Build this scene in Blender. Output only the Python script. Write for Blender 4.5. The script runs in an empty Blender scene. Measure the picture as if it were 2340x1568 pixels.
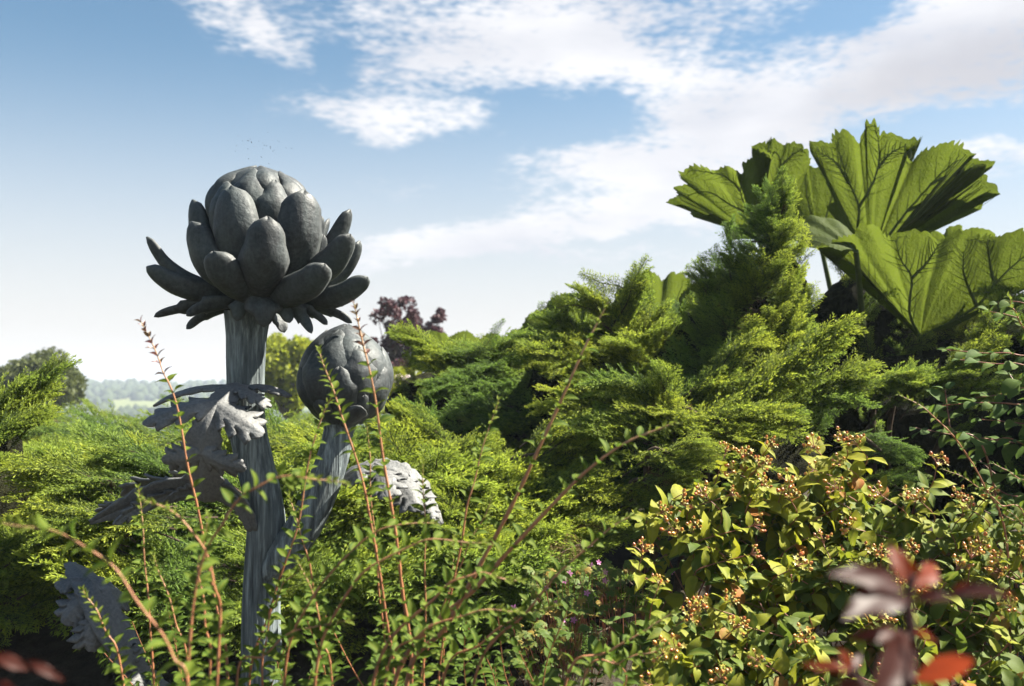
import bpy, math, random
import numpy as np
from mathutils import Vector, Matrix, noise as mnoise

R = math.radians
rng = np.random.default_rng(7)
random.seed(7)
SC = bpy.context.scene
COL = SC.collection

# ------------------------------------------------------------------ camera
CAMZ, FPX, PITCH = 1.55, 2275.0, R(2.12)
cam_data = bpy.data.cameras.new('camera')
cam = bpy.data.objects.new('camera', cam_data)
COL.objects.link(cam)
cam.location = (0, 0, CAMZ)
cam.rotation_euler = (R(90) + PITCH, 0, 0)
cam_data.sensor_width = 36
cam_data.lens = 35
cam_data.clip_start = 0.05
cam_data.clip_end = 30000
cam_data.dof.use_dof = True
cam_data.dof.focus_distance = 3.4
cam_data.dof.aperture_fstop = 3.4
SC.camera = cam

# ------------------------------------------------------------------ light and exposure
SUN_AZ, SUN_EL = R(78), R(48)          # azimuth from +Y towards +X
sd = Vector((math.sin(SUN_AZ) * math.cos(SUN_EL), math.cos(SUN_AZ) * math.cos(SUN_EL), math.sin(SUN_EL)))
sl = bpy.data.lights.new('sun', 'SUN')
sl.energy = 5.0
sl.angle = R(0.55)
sl.color = (1.0, 0.93, 0.80)
sun = bpy.data.objects.new('sun', sl)
sun.rotation_euler = sd.to_track_quat('Z', 'Y').to_euler()
sun.location = sd * 30
COL.objects.link(sun)
SC.view_settings.view_transform = 'Standard'
SC.view_settings.look = 'None'
SC.view_settings.exposure = 2.22
SC.view_settings.gamma = 1.0
SC.cycles.max_bounces = 7
SC.cycles.diffuse_bounces = 3
SC.cycles.glossy_bounces = 2
SC.cycles.transmission_bounces = 5
SC.cycles.volume_bounces = 0
SC.cycles.transparent_max_bounces = 8
SC.cycles.use_denoising = True
SC.cycles.sample_clamp_indirect = 6

CLOUD_BLOBS = [  # x, y, rx, ry, turn(deg), weight : cloud banks of the afternoon sky, by bearing and height
    (400, 10, 340, 75, 16, 0.80), (590, 75, 170, 45, 35, 0.35),
    (1250, 20, 640, 150, 4, 0.95), (1080, 150, 330, 130, -10, 0.75), (880, 265, 300, 55, 5, 0.85),
    (1560, 190, 330, 85, 22, 0.70), (1900, 215, 620, 110, -13, 0.85), (2260, 150, 330, 150, -18, 0.80),
    (2250, 20, 330, 60, -14, 0.42), (1640, 335, 500, 75, -9, 0.75), (1420, 375, 260, 50, 4, 0.70),
    (1330, 490, 560, 62, -11, 0.95), (1650, 470, 360, 90, -4, 0.80), (980, 575, 420, 50, -9, 0.75),
    (1300, 590, 420, 26, 2, 0.55), (2290, 390, 170, 60, -14, 0.85), (900, 430, 170, 40, -4, 0.34),
    (1300, 265, 280, 60, 3, -0.5), (1980, 45, 240, 50, -14, -0.6), (780, 160, 90, 60, 40, -0.4),
    (2280, 320, 160, 30, -8, -0.9),
]


def make_world():
    w = bpy.data.worlds.new('World')
    SC.world = w
    w.use_nodes = True
    nt = w.node_tree
    nt.nodes.clear()
    N = nt.nodes.new
    L = nt.links.new
    out = N('ShaderNodeOutputWorld')
    bg = N('ShaderNodeBackground')
    bg.inputs['Strength'].default_value = 0.051
    L(bg.outputs[0], out.inputs[0])
    sky = N('ShaderNodeTexSky')
    sky.sky_type = 'NISHITA'
    sky.sun_disc = False
    sky.sun_elevation = SUN_EL
    sky.sun_rotation = SUN_AZ
    sky.altitude = 120
    sky.air_density = 1.0
    sky.dust_density = 1.0
    sky.ozone_density = 1.6
    tc = N('ShaderNodeTexCoord')
    sep = N('ShaderNodeSeparateXYZ')
    L(tc.outputs['Generated'], sep.inputs[0])

    def m(op, a, b=None, c=None, clamp=False):
        n = N('ShaderNodeMath')
        n.operation = op
        n.use_clamp = clamp
        for i, v in enumerate((a, b, c)):
            if v is None:
                continue
            if isinstance(v, (int, float)):
                n.inputs[i].default_value = v
            else:
                L(v, n.inputs[i])
        return n.outputs[0]
    az = m('ARCTAN2', sep.outputs[0], sep.outputs[1])
    el = m('ARCSINE', sep.outputs[2])
    comb = N('ShaderNodeCombineXYZ')
    L(az, comb.inputs[0])
    L(el, comb.inputs[1])
    V = comb.outputs[0]
    # wispy distortion of the bank outlines
    n1 = N('ShaderNodeTexNoise')
    n1.inputs['Scale'].default_value = 9
    n1.inputs['Detail'].default_value = 6
    L(V, n1.inputs['Vector'])
    off = N('ShaderNodeVectorMath')
    off.operation = 'MULTIPLY_ADD'
    L(n1.outputs['Color'], off.inputs[0])
    off.inputs[1].default_value = (0.16, 0.075, 0)
    sub = N('ShaderNodeVectorMath')
    sub.operation = 'ADD'
    L(V, sub.inputs[0])
    sub.inputs[1].default_value = (-0.08, -0.0375, 0)
    L(sub.outputs[0], off.inputs[2])
    VD = off.outputs[0]
    total = None
    for (x, y, rx, ry, turn, wt) in CLOUD_BLOBS:
        mp = N('ShaderNodeMapping')
        mp.vector_type = 'TEXTURE'
        mp.inputs['Location'].default_value = (math.atan((x - 1170) / FPX), math.atan((868 - y) / FPX), 0)
        mp.inputs['Rotation'].default_value = (0, 0, -R(turn))
        mp.inputs['Scale'].default_value = (rx / FPX, ry / FPX, 1)
        L(VD, mp.inputs['Vector'])
        ln = N('ShaderNodeVectorMath')
        ln.operation = 'LENGTH'
        L(mp.outputs[0], ln.inputs[0])
        mr = N('ShaderNodeMapRange')
        mr.interpolation_type = 'SMOOTHSTEP'
        mr.inputs['From Min'].default_value = 1.35
        mr.inputs['From Max'].default_value = 0.25
        mr.inputs['To Max'].default_value = wt * 0.9
        L(ln.outputs['Value'], mr.inputs['Value'])
        total = mr.outputs[0] if total is None else m('ADD', total, mr.outputs[0])
    # beyond the banks seen here the broken cloud goes on over the whole dome
    flat = N('ShaderNodeVectorMath')
    flat.operation = 'DIVIDE'
    zc = m('MAXIMUM', sep.outputs[2], 0.06)
    cz = N('ShaderNodeCombineXYZ')
    for i in range(3):
        L(zc, cz.inputs[i])
    L(tc.outputs['Generated'], flat.inputs[0])
    L(cz.outputs[0], flat.inputs[1])
    n2 = N('ShaderNodeTexNoise')
    n2.inputs['Scale'].default_value = 0.55
    n2.inputs['Detail'].default_value = 5
    L(flat.outputs[0], n2.inputs['Vector'])
    mr2 = N('ShaderNodeMapRange')
    mr2.interpolation_type = 'SMOOTHSTEP'
    mr2.inputs['From Min'].default_value = 0.47
    mr2.inputs['From Max'].default_value = 0.62
    mr2.inputs['To Max'].default_value = 0.75
    L(n2.outputs['Fac'], mr2.inputs['Value'])
    # weight of the general cloud: zero in the bearings described by the banks, one elsewhere
    a1 = m('ABSOLUTE', az)
    wa = N('ShaderNodeMapRange')
    wa.interpolation_type = 'SMOOTHSTEP'
    wa.inputs['From Min'].default_value = 0.50
    wa.inputs['From Max'].default_value = 0.75
    L(a1, wa.inputs['Value'])
    we = N('ShaderNodeMapRange')
    we.interpolation_type = 'SMOOTHSTEP'
    we.inputs['From Min'].default_value = 0.38
    we.inputs['From Max'].default_value = 0.58
    L(el, we.inputs['Value'])
    wx = m('MAXIMUM', wa.outputs[0], we.outputs[0])
    total = m('ADD', total, m('MULTIPLY', mr2.outputs[0], wx))
    # cell texture (mackerel cloud), finer towards the horizon
    n3 = N('ShaderNodeTexNoise')
    n3.inputs['Scale'].default_value = 26
    n3.inputs['Detail'].default_value = 3
    n3.inputs['Roughness'].default_value = 0.62
    stretch = N('ShaderNodeMapping')
    stretch.inputs['Scale'].default_value = (0.8, 2.0, 1)
    stretch.inputs['Rotation'].default_value = (0, 0, R(12))
    L(V, stretch.inputs['Vector'])
    L(stretch.outputs[0], n3.inputs['Vector'])
    n4 = N('ShaderNodeTexNoise')
    n4.inputs['Scale'].default_value = 95
    n4.inputs['Detail'].default_value = 1
    L(stretch.outputs[0], n4.inputs['Vector'])
    tex = m('ADD', m('MULTIPLY', m('SUBTRACT', n3.outputs['Fac'], 0.5), 1.5),
            m('MULTIPLY', m('SUBTRACT', n4.outputs['Fac'], 0.5), 1.2))
    dens0 = m('ADD', total, m('MULTIPLY', tex, m('MULTIPLY_ADD', total, 1.7, 0.12, True)))
    dens = N('ShaderNodeMapRange')
    dens.interpolation_type = 'SMOOTHSTEP'
    dens.inputs['From Min'].default_value = 0.12
    dens.inputs['From Max'].default_value = 1.30
    dens.inputs['To Max'].default_value = 0.97
    L(dens0, dens.inputs['Value'])
    # cloud grey varies in random soft patches, with one greyer bank at the right
    n5 = N('ShaderNodeTexNoise')
    n5.inputs['Scale'].default_value = 6.5
    n5.inputs['Detail'].default_value = 4
    mp5 = N('ShaderNodeMapping')
    mp5.inputs['Scale'].default_value = (0.7, 2.2, 1)
    mp5.inputs['Location'].default_value = (3.1, 0.6, 0)
    mp5.inputs['Rotation'].default_value = (0, 0, R(14))
    L(V, mp5.inputs['Vector'])
    L(mp5.outputs[0], n5.inputs['Vector'])
    cr = N('ShaderNodeValToRGB')
    cr.color_ramp.elements[0].position = 0.33
    cr.color_ramp.elements[0].color = (3.3, 3.4, 3.7, 1)
    cr.color_ramp.elements[1].position = 0.60
    cr.color_ramp.elements[1].color = (4.35, 4.35, 4.45, 1)
    L(n5.outputs['Fac'], cr.inputs[0])
    gm = N('ShaderNodeMapping')
    gm.vector_type = 'TEXTURE'
    gm.inputs['Location'].default_value = (math.atan((2230 - 1170) / FPX), math.atan((868 - 215) / FPX), 0)
    gm.inputs['Rotation'].default_value = (0, 0, R(16))
    gm.inputs['Scale'].default_value = (430 / FPX, 95 / FPX, 1)
    L(VD, gm.inputs['Vector'])
    gl = N('ShaderNodeVectorMath')
    gl.operation = 'LENGTH'
    L(gm.outputs[0], gl.inputs[0])
    gr = N('ShaderNodeMapRange')
    gr.interpolation_type = 'SMOOTHSTEP'
    gr.inputs['From Min'].default_value = 1.3
    gr.inputs['From Max'].default_value = 0.2
    gr.inputs['To Max'].default_value = 0.8
    L(gl.outputs['Value'], gr.inputs['Value'])
    gx = N('ShaderNodeMixRGB')
    L(gr.outputs[0], gx.inputs[0])
    L(cr.outputs[0], gx.inputs[1])
    gx.inputs[2].default_value = (2.75, 2.75, 2.95, 1)
    mix = N('ShaderNodeMixRGB')
    L(dens.outputs[0], mix.inputs[0])
    hs = N('ShaderNodeHueSaturation')
    hs.inputs['Hue'].default_value = 0.488
    hs.inputs['Saturation'].default_value = 1.08
    hs.inputs['Value'].default_value = 0.62
    L(sky.outputs[0], hs.inputs['Color'])
    # thin high veil, thickening towards the horizon where one looks through more of it
    veil = N('ShaderNodeMapRange')
    veil.interpolation_type = 'SMOOTHSTEP'
    veil.inputs['From Min'].default_value = 0.34
    veil.inputs['From Max'].default_value = -0.01
    veil.inputs['To Max'].default_value = 0.9
    L(el, veil.inputs['Value'])
    mixv = N('ShaderNodeMixRGB')
    L(veil.outputs[0], mixv.inputs[0])
    L(hs.outputs[0], mixv.inputs[1])
    mixv.inputs[2].default_value = (3.86, 3.74, 3.74, 1)
    L(mixv.outputs[0], mix.inputs[1])
    L(gx.outputs[0], mix.inputs[2])
    L(mix.outputs[0], bg.inputs['Color'])
    w.cycles.sampling_method = 'MANUAL'
    w.cycles.sample_map_resolution = 512


make_world()

# ------------------------------------------------------------------ helpers


def P(x, y, d):
    """point seen at photo position (x, y) (2340 x 1568 frame), d metres in front of the camera"""
    u = (784 - y) / FPX * d
    return np.array(((x - 1170) / FPX * d, d * math.cos(PITCH) - u * math.sin(PITCH),
                     CAMZ + d * math.sin(PITCH) + u * math.cos(PITCH)))


def unit(v):
    v = np.asarray(v, float)
    n = np.linalg.norm(v)
    return v / n if n > 1e-9 else np.array((0, 0, 1.0))


class Geo:
    """collects vertices and faces of ONE mesh"""

    def __init__(s):
        s.v, s.f, s.m, s.a, s.n = [], [], [], [], 0

    def add(s, verts, faces, mat=0, attr=0.0):
        verts = np.asarray(verts, float).reshape(-1, 3)
        s.v.append(verts)
        s.a.append(np.broadcast_to(np.asarray(attr, float), (len(verts),)))
        if isinstance(faces, np.ndarray):
            s.f += (faces + s.n).tolist()
        else:
            s.f += [[i + s.n for i in q] for q in faces]
        s.m += [mat] * (len(s.f) - len(s.m))
        s.n += len(verts)

    def grid(s, pts, mat=0, attr=0.0, closed=False):
        pts = np.asarray(pts, float)
        a, b = pts.shape[:2]
        fs = []
        bb = b if closed else b - 1
        for i in range(a - 1):
            for j in range(bb):
                k = (j + 1) % b
                fs.append((i * b + j, i * b + k, (i + 1) * b + k, (i + 1) * b + j))
        s.add(pts.reshape(-1, 3), fs, mat, attr if np.isscalar(attr) else np.asarray(attr).reshape(-1))

    def mesh(s, name, mats, smooth=True):
        me = bpy.data.meshes.new(name)
        v = np.concatenate(s.v) if s.v else np.zeros((0, 3))
        me.from_pydata(v.tolist(), [], s.f)
        for mt in mats:
            me.materials.append(mt)
        me.polygons.foreach_set('material_index', np.asarray(s.m, dtype=np.int32))
        me.polygons.foreach_set('use_smooth', np.full(len(s.f), smooth, dtype=bool))
        at = me.attributes.new('tip', 'FLOAT', 'POINT')
        at.data.foreach_set('value', np.concatenate(s.a).astype(np.float32) if s.a else np.zeros(0, np.float32))
        me.update()
        return me


def put(name, me, parent=None, mat=None):
    o = bpy.data.objects.new(name, me)
    COL.objects.link(o)
    if parent is not None:
        o.parent = parent
    if mat is not None:
        o.matrix_local = mat
    return o


def empty(name, loc=(0, 0, 0)):
    o = bpy.data.objects.new(name, None)
    o.empty_display_size = 0.1
    o.location = loc
    COL.objects.link(o)
    return o


def tag(o, label=None, cat=None, group=None, kind=None):
    for k, v in (('label', label), ('category', cat), ('group', group), ('kind', kind)):
        if v:
            o[k] = v
    return o


def catmull(pts, n):
    pts = np.asarray(pts, float)
    p = np.vstack([2 * pts[0] - pts[1], pts, 2 * pts[-1] - pts[-2]])
    k = len(pts) - 1
    out = []
    for u in np.linspace(0, k, n):
        i = min(int(u), k - 1)
        t = u - i
        a, b, c, d = p[i], p[i + 1], p[i + 2], p[i + 3]
        out.append(0.5 * (2 * b + (c - a) * t + (2 * a - 5 * b + 4 * c - d) * t * t + (3 * b - a - 3 * c + d) * t ** 3))
    return np.array(out)


def frames(path, up=(0, 0, 1)):
    t = np.gradient(path, axis=0)
    t /= np.linalg.norm(t, axis=1)[:, None] + 1e-12
    A, B = [], []
    ref = np.asarray(up, float)
    for k in range(len(path)):
        if k == 0:
            a = ref - t[k] * np.dot(ref, t[k])
            if np.linalg.norm(a) < 1e-3:
                a = np.array((1.0, 0, 0)) - t[k] * t[k][0]
        else:
            a = A[-1] - t[k] * np.dot(A[-1], t[k])
        a = unit(a)
        A.append(a)
        B.append(np.cross(t[k], a))
    return t, np.array(A), np.array(B)


def tube(g, path, rad, n=6, mat=0, attr=0.0, cap=True, rfun=None):
    path = np.asarray(path, float)
    rad = np.broadcast_to(np.asarray(rad, float), (len(path),))
    t, A, B = frames(path, (0.13, 0.21, 1))
    th = np.linspace(0, 2 * math.pi, n, endpoint=False)
    rr = rad[:, None] * (np.ones((1, n)) if rfun is None else rfun(len(path), th))
    pts = path[:, None, :] + rr[..., None] * (np.cos(th)[None, :, None] * A[:, None, :] + np.sin(th)[None, :, None] * B[:, None, :])
    at = attr if np.isscalar(attr) else np.repeat(np.asarray(attr)[:, None], n, axis=1)
    g.grid(pts, mat, at, closed=True)
    if cap:
        for ring, pt, flip in ((pts[-1], path[-1], False), (pts[0], path[0], True)):
            f = [(i, (i + 1) % n, n) for i in range(n)]
            if flip:
                f = [q[::-1] for q in f]
            a0 = attr if np.isscalar(attr) else float(np.asarray(attr)[0 if flip else -1])
            g.add(np.vstack([ring, pt]), f, mat, a0)


def basis(xdir, up=(0, 0, 1), loc=(0, 0, 0), sc=1.0, roll=0.0):
    x = unit(xdir)
    u = np.asarray(up, float)
    z = u - x * np.dot(u, x)
    if np.linalg.norm(z) < 1e-3:
        z = np.array((1.0, 0, 0)) - x * x[0]
    z = unit(z)
    y = np.cross(z, x)
    if roll:
        y, z = y * math.cos(roll) + z * math.sin(roll), z * math.cos(roll) - y * math.sin(roll)
    s3 = np.broadcast_to(np.asarray(sc, float), (3,))
    return Matrix(((x[0] * s3[0], y[0] * s3[1], z[0] * s3[2], loc[0]), (x[1] * s3[0], y[1] * s3[1], z[1] * s3[2], loc[1]),
                   (x[2] * s3[0], y[2] * s3[1], z[2] * s3[2], loc[2]), (0, 0, 0, 1)))


# ------------------------------------------------------------------ materials


class NT:
    def __init__(s, name):
        s.mat = bpy.data.materials.new(name)
        s.mat.use_nodes = True
        s.nt = s.mat.node_tree
        s.nt.nodes.clear()
        s.out = s.nt.nodes.new('ShaderNodeOutputMaterial')

    def n(s, t, **kw):
        nd = s.nt.nodes.new('ShaderNode' + t)
        for k, v in kw.items():
            if hasattr(nd, k) and k not in nd.inputs:
                setattr(nd, k, v)
            else:
                nd.inputs[k.replace('_', ' ')].default_value = v
        return nd

    def l(s, a, b):
        s.nt.links.new(a, b)

    def noise(s, scale, detail=4, rough=0.55, vec=None, dist=0.0):
        nd = s.n('TexNoise')
        nd.inputs['Scale'].default_value = scale
        nd.inputs['Detail'].default_value = detail
        nd.inputs['Roughness'].default_value = rough
        nd.inputs['Distortion'].default_value = dist
        if vec is not None:
            s.l(vec, nd.inputs['Vector'])
        return nd.outputs['Fac']

    def ramp(s, fac, stops):
        nd = s.n('ValToRGB')
        e = nd.color_ramp.elements
        while len(e) < len(stops):
            e.new(0.5)
        for el, (p, c) in zip(e, stops):
            el.position = p
            el.color = (*c, 1) if len(c) == 3 else c
        s.l(fac, nd.inputs[0])
        return nd.outputs[0]

    def mix(s, fac, a, b, mode='MIX'):
        nd = s.n('MixRGB', blend_type=mode)
        for i, v in ((0, fac), (1, a), (2, b)):
            if isinstance(v, (int, float)):
                nd.inputs[i].default_value = v
            elif isinstance(v, tuple):
                nd.inputs[i].default_value = (*v, 1)
            else:
                s.l(v, nd.inputs[i])
        return nd.outputs[0]

    def math(s, op, a, b=0.0):
        nd = s.n('Math', operation=op)
        for i, v in ((0, a), (1, b)):
            if isinstance(v, (int, float)):
                nd.inputs[i].default_value = v
            else:
                s.l(v, nd.inputs[i])
        return nd.outputs[0]

    def attr(s, name):
        return s.n('Attribute', attribute_name=name).outputs['Fac']

    def obj_random(s):
        return s.n('ObjectInfo').outputs['Random']

    def coord(s, kind='Object', scale=None):
        o = s.n('TexCoord').outputs[kind]
        if scale is not None:
            mp = s.n('Mapping')
            mp.inputs['Scale'].default_value = scale
            s.l(o, mp.inputs['Vector'])
            o = mp.outputs[0]
        return o

    def bump(s, height, strength=0.4, dist=0.01):
        b = s.n('Bump')
        b.inputs['Strength'].default_value = strength
        b.inputs['Distance'].default_value = dist
        s.l(height, b.inputs['Height'])
        return b.outputs[0]

    def principled(s, color, rough=0.6, metal=0.0, normal=None, spec=0.5):
        b = s.n('BsdfPrincipled')
        for k, v in (('Base Color', color), ('Roughness', rough), ('Metallic', metal), ('Specular IOR Level', spec)):
            if isinstance(v, (int, float)):
                b.inputs[k].default_value = v
            elif isinstance(v, tuple):
                b.inputs[k].default_value = (*v, 1)
            else:
                s.l(v, b.inputs[k])
        if normal is not None:
            s.l(normal, b.inputs['Normal'])
        return b.outputs[0]

    def done(s, surf):
        s.l(surf, s.out.inputs['Surface'])
        return s.mat

    def leafy(s, color, trans, rough=0.5, spec=0.35, normal=None, tcol=None):
        """leaf: reflects from its skin and lets light through"""
        p = s.principled(color, rough, 0.0, normal, spec)
        t = s.n('BsdfTranslucent')
        tc = tcol if tcol is not None else color
        if isinstance(tc, tuple):
            t.inputs['Color'].default_value = (*tc, 1)
        else:
            s.l(tc, t.inputs['Color'])
        if normal is not None:
            s.l(normal, t.inputs['Normal'])
        mx = s.n('MixShader')
        mx.inputs[0].default_value = trans
        s.l(p, mx.inputs[1])
        s.l(t.outputs[0], mx.inputs[2])
        return s.done(mx.outputs[0])


MAT = {}


def mats():
    # bronze with a blue grey patina
    b = NT('patinated_bronze')
    co = b.coord('Object')
    base = b.ramp(b.noise(7, 5, 0.6, co), [(0.30, (0.015, 0.019, 0.023)), (0.52, (0.023, 0.029, 0.034)), (0.72, (0.038, 0.045, 0.048))])
    base = b.mix(b.math('MULTIPLY', b.ramp(b.noise(3.1, 4, 0.6, co, 0.6), [(0.48, (0, 0, 0)), (0.64, (1, 1, 1))]), 0.8), base, (0.056, 0.084, 0.086))
    base = b.mix(b.math('MULTIPLY', b.ramp(b.noise(4.3, 5, 0.65, co), [(0.55, (0, 0, 0)), (0.75, (1, 1, 1))]), 0.5), base, (0.075, 0.058, 0.046))
    st = b.noise(2.6, 4, 0.7, b.coord('Object', (16, 16, 1.3)), 0.4)
    base = b.mix(b.math('MULTIPLY', b.ramp(st, [(0.46, (0, 0, 0)), (0.66, (1, 1, 1))]), 0.75), base, (0.065, 0.085, 0.088))
    pt = b.n('NewGeometry').outputs['Pointiness']
    base = b.mix(b.math('MULTIPLY', b.ramp(pt, [(0.515, (0, 0, 0)), (0.58, (1, 1, 1))]), 0.5), base, (0.11, 0.115, 0.11))
    fine = b.noise(90, 3, 0.6, co)
    base = b.mix(0.45, base, b.ramp(fine, [(0.36, (0.012, 0.014, 0.016)), (0.75, (0.075, 0.083, 0.086))]))
    h = b.math('ADD', b.math('MULTIPLY', b.noise(38, 4, 0.6, co), 1.0), b.math('MULTIPLY', fine, 0.3))
    MAT['bronze'] = b.done(b.principled(base, b.ramp(b.noise(12, 3, 0.6, co), [(0.3, (0.5,) * 3), (0.7, (0.72,) * 3)]), 0.15, b.bump(h, 0.5, 0.007), 0.45))

    # stem: same bronze, worked in long fibres, paler on the ridges
    b = NT('fluted_bronze')
    co = b.coord('Object')
    cs = b.coord('Object', (26, 26, 1.6))
    fib = b.noise(3.0, 4, 0.65, cs)
    base = b.ramp(fib, [(0.30, (0.034, 0.042, 0.047)), (0.50, (0.115, 0.140, 0.147)), (0.70, (0.31, 0.36, 0.365))])
    base = b.mix(b.math('MULTIPLY', b.ramp(b.noise(3.1, 4, 0.6, co), [(0.5, (0, 0, 0)), (0.72, (1, 1, 1))]), 0.45), base, (0.075, 0.10, 0.105))
    base = b.mix(b.math('MULTIPLY', b.ramp(b.noise(2.3, 4, 0.6, co), [(0.55, (0, 0, 0)), (0.8, (1, 1, 1))]), 0.4), base, (0.05, 0.04, 0.03))
    MAT['stem_bronze'] = b.done(b.principled(base, 0.65, 0.15, b.bump(fib, 0.9, 0.012), 0.4))

    # leaves of the sculpture: weathered pale grey
    b = NT('weathered_bronze')
    co = b.coord('Object')
    base = b.ramp(b.noise(9, 5, 0.65, co), [(0.3, (0.055, 0.060, 0.063)), (0.55, (0.108, 0.111, 0.110)), (0.75, (0.185, 0.185, 0.18))])
    base = b.mix(b.math('MULTIPLY', b.ramp(b.noise(5, 4, 0.6, co), [(0.55, (0, 0, 0)), (0.7, (1, 1, 1))]), 0.5), base, (0.10, 0.125, 0.14))
    fine = b.noise(120, 3, 0.6, co)
    base = b.mix(0.3, base, b.ramp(fine, [(0.3, (0.045, 0.048, 0.052)), (0.7, (0.25, 0.25, 0.245))]))
    MAT['leaf_bronze'] = b.done(b.principled(base, 0.65, 0.1, b.bump(b.math('ADD', b.noise(45, 4, 0.6, co), fine), 0.5, 0.005), 0.5))

    # juniper: old growth green, young tips golden green
    b = NT('juniper_needles')
    tip = b.attr('tip')
    rnd = b.obj_random()
    young = b.mix(rnd, (0.33, 0.375, 0.038), (0.225, 0.30, 0.038))
    old = b.mix(rnd, (0.050, 0.088, 0.024), (0.034, 0.066, 0.026))
    wv = b.noise(1.3, 2, 0.5, b.n('NewGeometry').outputs['Position'])
    young = b.mix(b.ramp(wv, [(0.4, (0, 0, 0)), (0.62, (1, 1, 1))]), young, (0.135, 0.22, 0.036))
    col = b.mix(b.ramp(tip, [(0.22, (0, 0, 0)), (0.85, (1, 1, 1))]), old, young)
    MAT['juniper'] = b.leafy(col, 0.52, 0.62, 0.25)

    b = NT('dry_juniper')
    MAT['dry'] = b.leafy(b.mix(b.attr('tip'), (0.07, 0.045, 0.022), (0.17, 0.12, 0.045)), 0.3, 0.7, 0.1)
    b = NT('juniper_bark')
    MAT['bark'] = b.done(b.principled(b.ramp(b.noise(30, 3, 0.6, b.coord('Object')), [(0.3, (0.035, 0.025, 0.018)), (0.7, (0.10, 0.075, 0.055))]), 0.9, 0, None, 0.1))

    b = NT('shade_dark_twigs')  # inner twig colour, near black to stand in for shade between sprays
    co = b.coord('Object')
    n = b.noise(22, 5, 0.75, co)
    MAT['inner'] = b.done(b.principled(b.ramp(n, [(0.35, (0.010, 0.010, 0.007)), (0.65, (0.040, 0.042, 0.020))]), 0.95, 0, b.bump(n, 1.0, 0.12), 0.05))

    # soil
    b = NT('dark_soil')
    co = b.n('NewGeometry').outputs['Position']
    base = b.ramp(b.noise(14, 5, 0.65, co), [(0.3, (0.016, 0.013, 0.010)), (0.7, (0.05, 0.042, 0.030))])
    MAT['soil'] = b.done(b.principled(base, 0.95, 0, b.bump(b.noise(25, 4, 0.6, co), 0.8, 0.03), 0.1))

    # giant leaf
    b = NT('giant_leaf')
    co = b.coord('Object')
    c1 = b.ramp(b.noise(11, 5, 0.6, co), [(0.3, (0.048, 0.078, 0.012)), (0.7, (0.080, 0.112, 0.017))])
    c1 = b.mix(b.math('MULTIPLY', b.attr('tip'), 0.55), c1, (0.028, 0.055, 0.014))
    c1 = b.mix(0.25, c1, b.ramp(b.noise(160, 2, 0.6, co), [(0.35, (0.045, 0.075, 0.012)), (0.7, (0.14, 0.19, 0.035))]))
    MAT['giant'] = b.leafy(c1, 0.62, 0.65, 0.2, b.bump(b.noise(60, 4, 0.6, co), 0.7, 0.012), b.mix(0.6, c1, (0.075, 0.095, 0.010)))
    b = NT('giant_leaf_vein')
    MAT['giant_vein'] = b.done(b.principled(b.ramp(b.noise(30, 3, 0.6, b.coord('Object')), [(0.3, (0.040, 0.060, 0.016)), (0.7, (0.075, 0.095, 0.030))]), 0.7, 0, None, 0.2))

    # small glossy leaves and red stems
    b = NT('honeysuckle_leaf')
    rnd = b.obj_random()
    tip = b.attr('tip')
    c = b.mix(rnd, (0.052, 0.098, 0.013), (0.095, 0.140, 0.016))
    c = b.mix(b.math('MULTIPLY', tip, 0.85), c, (0.15, 0.185, 0.028))
    MAT['small_leaf'] = b.leafy(c, 0.45, 0.65, 0.12)
    b = NT('red_shoot_leaf')
    MAT['red_tip_leaf'] = b.leafy(b.mix(b.obj_random(), (0.10, 0.03, 0.028), (0.085, 0.055, 0.022)), 0.3, 0.4, 0.5)
    b = NT('red_twig')
    tip = b.attr('tip')
    c = b.ramp(tip, [(0.0, (0.09, 0.032, 0.02)), (0.45, (0.38, 0.145, 0.06)), (0.85, (0.46, 0.29, 0.15)), (1.0, (0.25, 0.24, 0.06))])
    c = b.mix(0.35, c, b.ramp(b.noise(60, 3, 0.6, b.coord('Object')), [(0.3, (0.10, 0.04, 0.025)), (0.7, (0.36, 0.19, 0.11))]))
    MAT['twig'] = b.done(b.principled(c, 0.5, 0, None, 0.4))

    # st john's wort
    for nm, a, c2 in (('wort_gold', (0.27, 0.27, 0.019), (0.175, 0.21, 0.017)), ('wort_green', (0.065, 0.110, 0.016), (0.115, 0.150, 0.018)),
                      ('wort_brown', (0.34, 0.12, 0.03), (0.27, 0.17, 0.035))):
        b = NT(nm)
        co = b.coord('Object')
        c = b.mix(b.obj_random(), a, c2)
        c = b.mix(b.math('MULTIPLY', b.ramp(b.noise(42, 4, 0.65, co), [(0.5, (0, 0, 0)), (0.75, (1, 1, 1))]), 0.45), c, (0.075, 0.115, 0.020))
        c = b.mix(b.math('MULTIPLY', b.attr('tip'), 0.35), c, (0.30, 0.29, 0.06))
        MAT[nm] = b.leafy(c, 0.42, 0.65, 0.2, b.bump(b.noise(90, 3, 0.6, co), 0.3, 0.002))
    b = NT('wort_berry')
    MAT['berry'] = b.done(b.principled(b.mix(b.obj_random(), (0.40, 0.105, 0.035), (0.48, 0.24, 0.045)), 0.32, 0, None, 0.5))
    b = NT('wort_calyx')
    MAT['calyx'] = b.leafy((0.34, 0.30, 0.05), 0.3, 0.5, 0.4)
    b = NT('wort_stem')
    MAT['wort_stem'] = b.done(b.principled(b.ramp(b.noise(25, 3, 0.6, b.coord('Object')), [(0.3, (0.13, 0.035, 0.03)), (0.7, (0.30, 0.13, 0.06))]), 0.5, 0, None, 0.4))

    # round leaved shrub
    b = NT('round_leaf')
    co = b.coord('Object')
    c = b.mix(b.obj_random(), (0.045, 0.090, 0.022), (0.095, 0.145, 0.030))
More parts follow.
